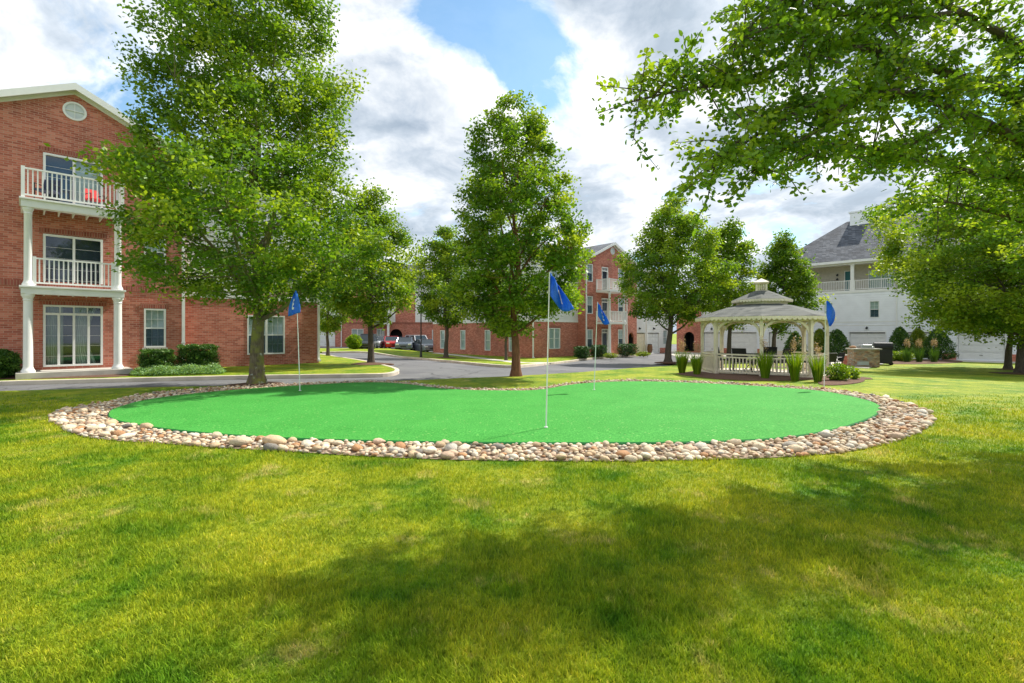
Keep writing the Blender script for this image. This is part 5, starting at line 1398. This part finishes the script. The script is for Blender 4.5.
# ground cover between kerb and shrubs
gcp = smooth_closed([(p.x, p.y) for p in [G(x, y) for x, y in [(128, 376.4), (160, 376.2), (195, 375), (226, 374.4), (224, 370), (205, 370.2), (160, 372), (133, 373.6)]]], 2)
rs = np.random.RandomState(9); xs_ = [p[0] for p in gcp]; ys_ = [p[1] for p in gcp]; cc = []
while len(cc) < 16000:
    x = rs.uniform(min(xs_), max(xs_)); y = rs.uniform(min(ys_), max(ys_))
    if inside((x, y), gcp): cc.append((x, y, tz(x, y)+.04+rs.uniform(0, .34)*min(1, seg_dist((x, y), [tuple(p) for p in gcp])*4+.2)*(.75+.25*math.sin(x*5)*math.sin(y*6))))
o = link_mesh('ground_cover', leaf_mesh('ground_cover', np.array(cc), .06, rs, M['cover'], rs.random(len(cc)), up=1.2)); tag(o, 'bright green leafy ground cover along the kerb below the shrubs', 'ground cover', None, 'stuff')
# shrubs at the middle building
for (px, py, r, H_, lb, sd) in ((583, 359, .6, .95, 'dark shrub at the corner of the projecting gable', 11), (600, 357.6, .65, 1.0, 'dark shrub between the downspout and the porch columns', 12), (629, 356.2, .85, 1.05, 'clipped green shrub in front of the arched entry', 13)):
    s = G(px, py); shrub('shrub', s+Vector((0, .6, 0)), H_, r, .7, lb, n=2600, leaf=.1, shape='box', seed=sd)
shrub('shrub', at_px(354, 50), 1.45, .75, .75, 'big round bright green bush left of the parked cars', mat='leaf_bright', n=3000, leaf=.14, seed=15)
for i, (px, py, lb) in enumerate(((612, 358.4, 'low yellow green plant by the porch of the middle building'), (645, 356.6, 'small pale plant before the cream garage door'))):
    shrub('plant', G(px, py)+Vector((0, .5, 0)), .4, .6, .4, lb, mat='leaf_yellow', n=700, leaf=.09, seed=60+i, cat='plant')
# shrubs right of the gazebo
def cone(px, py, H_, r, lb, sd, mat='leaf_mid', shape='cone', n=6800, lf=.095):
    s = G(px, py); return shrub('shrub', s, H_, r, r, lb, mat, n, lf, shape, sd)
cone(795, 357.2, 2.1, 1.0, 'dark cone shaped evergreen seen through the right side of the gazebo', 21)
cone(820, 356.6, 2.35, .95, 'golden green evergreen between two darker cones behind the gazebo', 22, 'leaf_yellow')
cone(837, 357.8, 2.3, 1.15, 'dark green dome shaped evergreen left of the grill counter', 23)
cone(900, 359.6, 2.45, 1.0, 'tall pointed dark evergreen at the left of the cluster right of the grill', 24)
cone(918, 358.8, 2.35, 1.0, 'golden evergreen in the middle of the cluster right of the grill', 25, 'leaf_yellow')
cone(938, 360.2, 2.3, 1.2, 'broad dark evergreen at the right of the cluster before the white wall', 26)
for i, (px, py, lb) in enumerate(((890, 361.3, 'low lime coloured shrub at the corner of the patio'), (903, 361.6, 'low bright green shrub under the pointed evergreen'))):
    cone(px, py, .75, .65, lb, 30+i, 'leaf_bright', 'ball', 2200, .07)
for i, (px, lb) in enumerate(((907, 'leftmost tall plumed grass before the golden evergreen'), (919, 'middle tall plumed grass before the golden evergreen'), (934, 'rightmost tall plumed grass before the broad dark evergreen'))):
    grass_clump(G(px, 362.4), 1.2, .16, lb, 230, 22, 70+i, 'leaf_mid', group='tall ornamental grasses', sp=.12)
bed([(880, 364), (910, 364.5), (950, 363.5), (968, 361.5), (940, 359.5), (895, 360.5)], .02, .03)
# ornamental grasses around the gazebo
for i, (px, py, H_, pm, lb) in enumerate(((682, 373.5, 1.1, 14, 'plumed grass clump standing furthest left of the gazebo'), (697, 375.5, 1.0, 8, 'second grass clump left of the gazebo'), (765, 379.5, 1.15, 3, 'grass clump against the front middle gazebo post'),
                          (795, 381, 1.15, 4, 'grass clump before the front right railing'), (818, 382, 1.05, 3, 'grass clump beside the right gazebo post near the flag'))):
    grass_clump(G(px, py), H_*.86, .1, lb, 380, pm+6, 80+i, 'leaf_bright', sp=.14, group='grass clumps around the gazebo')
for i, (px, py, lb) in enumerate(((838, 381.5, 'leafy green perennial right of the flagstick'), (848, 380, 'smaller perennial at the tip of the mulch bed'))):
    shrub('plant', G(px, py), .55-.12*i, .34, .3, lb, 'leaf_bright', 900, .07, 'ball', 90+i, cat='plant'); 

# ------------------------------------------------------------------ lawn grass blades (near part)
def blades():
    rs = np.random.RandomState(2); out = []
    # density falls with distance as the blades shrink in view
    N_ = 430000; u = rs.random(N_); Y0, Y1 = 1.75, 13.0
    Y = Y0*(Y1/Y0)**(u**.9); X = rs.uniform(-1.12, 1.12, N_)*Y
    dn = np.sin(X*3.1+np.sin(Y*2.3)*1.5)*np.sin(Y*2.7+np.sin(X*1.9))
    keep = np.ones(N_, bool); gxy = np.stack([X, Y], 1)
    # keep off stones (vectorised point in polygon)
    Xj_ = X+rs.normal(size=N_)*.045; Yj_ = Y+rs.normal(size=N_)*.045   # tufts straggle in between the stones
    c = np.zeros(N_, bool); j = len(ring_poly)-1
    for i in range(len(ring_poly)):
        xi, yi = ring_poly[i]; xj, yj = ring_poly[j]
        m = ((yi > Yj_) != (yj > Yj_)) & (Xj_ < (xj-xi)*(Yj_-yi)/(yj-yi+1e-12)+xi); c ^= m; j = i
    keep &= ~c
    keep &= rs.random(N_) > np.clip((Y-6.5)/5.5, 0, 1)**1.2
    fe = sorted([(p.x, p.y) for p in front_edge]); keep &= Y < np.interp(X, [p[0] for p in fe], [p[1] for p in fe])-.05
    X = X[keep]; Y = Y[keep]; dn = dn[keep]; n = len(X)
    Z = np.zeros(n)
    far = X > 5
    Z[far] = [tz(a, b) for a, b in zip(X[far], Y[far])]
    Z[~far & (Y > 11)] = [tz(a, b) for a, b in zip(X[~far & (Y > 11)], Y[~far & (Y > 11)])]
    wide = 1+np.maximum(0, Y-3)*.2
    h = rs.uniform(.015, .04, n)*(1+.35*dn)*(1+.03*Y); w = rs.uniform(.0016, .0032, n)*wide
    az = rs.uniform(0, 6.283, n); ln = rs.uniform(.1, .9, n)*h
    b = np.stack([X, Y, Z-.004], 1); d = np.stack([np.cos(az)*ln, np.sin(az)*ln, np.zeros(n)], 1); a2 = az+1.57+rs.normal(size=n)*.6; s = np.stack([np.cos(a2), np.sin(a2), np.zeros(n)], 1)*w[:, None]
    up = np.array([0, 0, 1.0])*h[:, None]
    V = np.stack([b-s, b+s, b+d*.4+up*.62+s*.8, b+d*.4+up*.62-s*.8, b+d+up], 1).reshape(-1, 3); k = np.arange(n)[:, None]*5
    F3 = np.concatenate([k+np.array([[0, 1, 2]]), k+np.array([[0, 2, 3]]), k+np.array([[3, 2, 4]])])
    me = np_mesh('lawn_grass', V, F3, 3, M['blade'], np.repeat(rs.random(n), 5))
    o = link_mesh('lawn_grass', me); tag(o, 'mown grass blades of the lawn before the putting green', 'grass', None, 'stuff')
blades()
# fallen leaves and twigs lying in the grass
for _ in range(1): pass

# ------------------------------------------------------------------ sky, sun, camera
SD = Vector((.78, .62, 0)).normalized(); EL = R(50)
SD = Vector((SD.x*math.cos(EL), SD.y*math.cos(EL), math.sin(EL)))
w = bpy.data.worlds.new('World'); scene.world = w; w.use_nodes = True; nt = w.node_tree
bg = nt.nodes['Background']; sky = nt.nodes.new('ShaderNodeTexSky'); sky.sky_type = 'NISHITA'; sky.sun_disc = False
sky.sun_elevation = EL; sky.sun_rotation = math.atan2(SD.x, SD.y); sky.air_density = 1.0; sky.dust_density = .6; sky.ozone_density = 1.5
tc = nt.nodes.new('ShaderNodeTexCoord')
dirv = tc.outputs['Generated']
sep = nt.nodes.new('ShaderNodeSeparateXYZ'); L(nt, dirv, sep.inputs[0])
# flatten towards the horizon: cloud layer overhead
zz = N(nt, 'ShaderNodeMath', operation='MAXIMUM'); L(nt, sep.outputs[2], zz.inputs[0]); zz.inputs[1].default_value = 0.0
za = N(nt, 'ShaderNodeMath', operation='ADD'); L(nt, zz.outputs[0], za.inputs[0]); za.inputs[1].default_value = .42
inv = N(nt, 'ShaderNodeMath', operation='DIVIDE'); inv.inputs[0].default_value = 1.0; L(nt, za.outputs[0], inv.inputs[1])
vm = N(nt, 'ShaderNodeVectorMath', operation='SCALE'); L(nt, dirv, vm.inputs[0]); L(nt, inv.outputs[0], vm.inputs['Scale'])
# wisps: warp
wn = N(nt, 'ShaderNodeTexNoise', Scale=2.2, Detail=3); L(nt, vm.outputs[0], wn.inputs['Vector'])
wm = N(nt, 'ShaderNodeVectorMath', operation='MULTIPLY_ADD'); L(nt, wn.outputs['Color'], wm.inputs[0]); wm.inputs[1].default_value = (.28, .28, .28); L(nt, vm.outputs[0], wm.inputs[2])
n1 = N(nt, 'ShaderNodeTexNoise', Scale=2.6, Detail=10, Roughness=.6); L(nt, wm.outputs[0], n1.inputs['Vector'])
n2 = N(nt, 'ShaderNodeTexNoise', Scale=3.7, Detail=10, Roughness=.6); L(nt, wm.outputs[0], n2.inputs['Vector'])
mask = n1.outputs['Fac']
def blob(px, py, r0, r1, amt, prev):
    """a thinner (amt<0) or thicker (amt>0) region of the cloud deck in a given direction of the sky"""
    d = Vector(((px-CX)/F, 1, (HY-py)/F)).normalized()
    dt = N(nt, 'ShaderNodeVectorMath', operation='DISTANCE'); L(nt, dirv, dt.inputs[0]); dt.inputs[1].default_value = d
    mr = N(nt, 'ShaderNodeMapRange'); mr.interpolation_type = 'SMOOTHSTEP'
    L(nt, dt.outputs['Value'], mr.inputs['Value']); mr.inputs['From Min'].default_value = r0; mr.inputs['From Max'].default_value = r1; mr.inputs['To Min'].default_value = amt; mr.inputs['To Max'].default_value = 0
    a = N(nt, 'ShaderNodeMath', operation='ADD'); L(nt, prev, a.inputs[0]); L(nt, mr.outputs[0], a.inputs[1]); return a.outputs[0]
mask = blob(480, 22, .03, .17, -.2, mask); mask = blob(430, 20, .02, .1, -.05, mask); mask = blob(545, 62, .03, .13, -.14, mask)
mask = blob(60, 25, .02, .3, .03, mask); mask = blob(150, 40, .02, .14, -.03, mask); mask = blob(690, 10, .03, .3, .1, mask)
mask = blob(400, 90, .05, .22, .10, mask); mask = blob(600, 40, .03, .14, .12, mask); mask = blob(340, 20, .02, .16, .06, mask)
cov = ramp(nt, mask, [(.37, (.08, .08, .08)), (.43, (.55, .55, .55)), (.48, (1, 1, 1))])
shade = ramp(nt, n2.outputs['Fac'], [(.38, (.38, .45, .53)), (.47, (.54, .60, .67)), (.54, (.74, .77, .8)), (.62, (.95, .95, .95))])
sk = N(nt, 'ShaderNodeVectorMath', operation='MULTIPLY'); L(nt, sky.outputs[0], sk.inputs[0]); sk.inputs[1].default_value = (.68, .9, .9)
core = ramp(nt, mask, [(.44, (1.12, 1.12, 1.12)), (.56, (.98, .98, .98)), (.72, (.78, .81, .85))])
shd = mixc(nt, 1.0, shade.outputs[0], core.outputs[0], 'MULTIPLY')
cl = N(nt, 'ShaderNodeVectorMath', operation='SCALE'); L(nt, shd, cl.inputs[0]); cl.inputs['Scale'].default_value = 5.9
col = mixc(nt, cov.outputs[0], sk.outputs[0], cl.outputs[0])
L(nt, col, bg.inputs['Color']); bg.inputs['Strength'].default_value = .12
sun = bpy.data.lights.new('sun', 'SUN'); sun.energy = 3.6; sun.angle = R(.8); sun.color = (1, .95, .86)
so = bpy.data.objects.new('sun', sun); COL.objects.link(so); so.rotation_euler = (-SD).to_track_quat('-Z', 'Y').to_euler(); so.location = (0, 0, 30)
cam = bpy.data.cameras.new('camera'); co = bpy.data.objects.new('camera', cam); COL.objects.link(co); scene.camera = co
co.location = (0, 0, EYE); co.rotation_euler = (R(90), 0, 0); cam.sensor_width = 36; cam.lens = F*36/1024; cam.shift_y = (HY-341.5)/1024; cam.clip_end = 5000; cam.clip_start = .05
vs = scene.view_settings; vs.view_transform = 'Standard'; vs.look = 'None'; vs.exposure = 1.0; vs.gamma = 1; vs.use_curve_mapping = False
scene.cycles.max_bounces = 8; scene.cycles.transparent_max_bounces = 12; scene.cycles.use_denoising = True
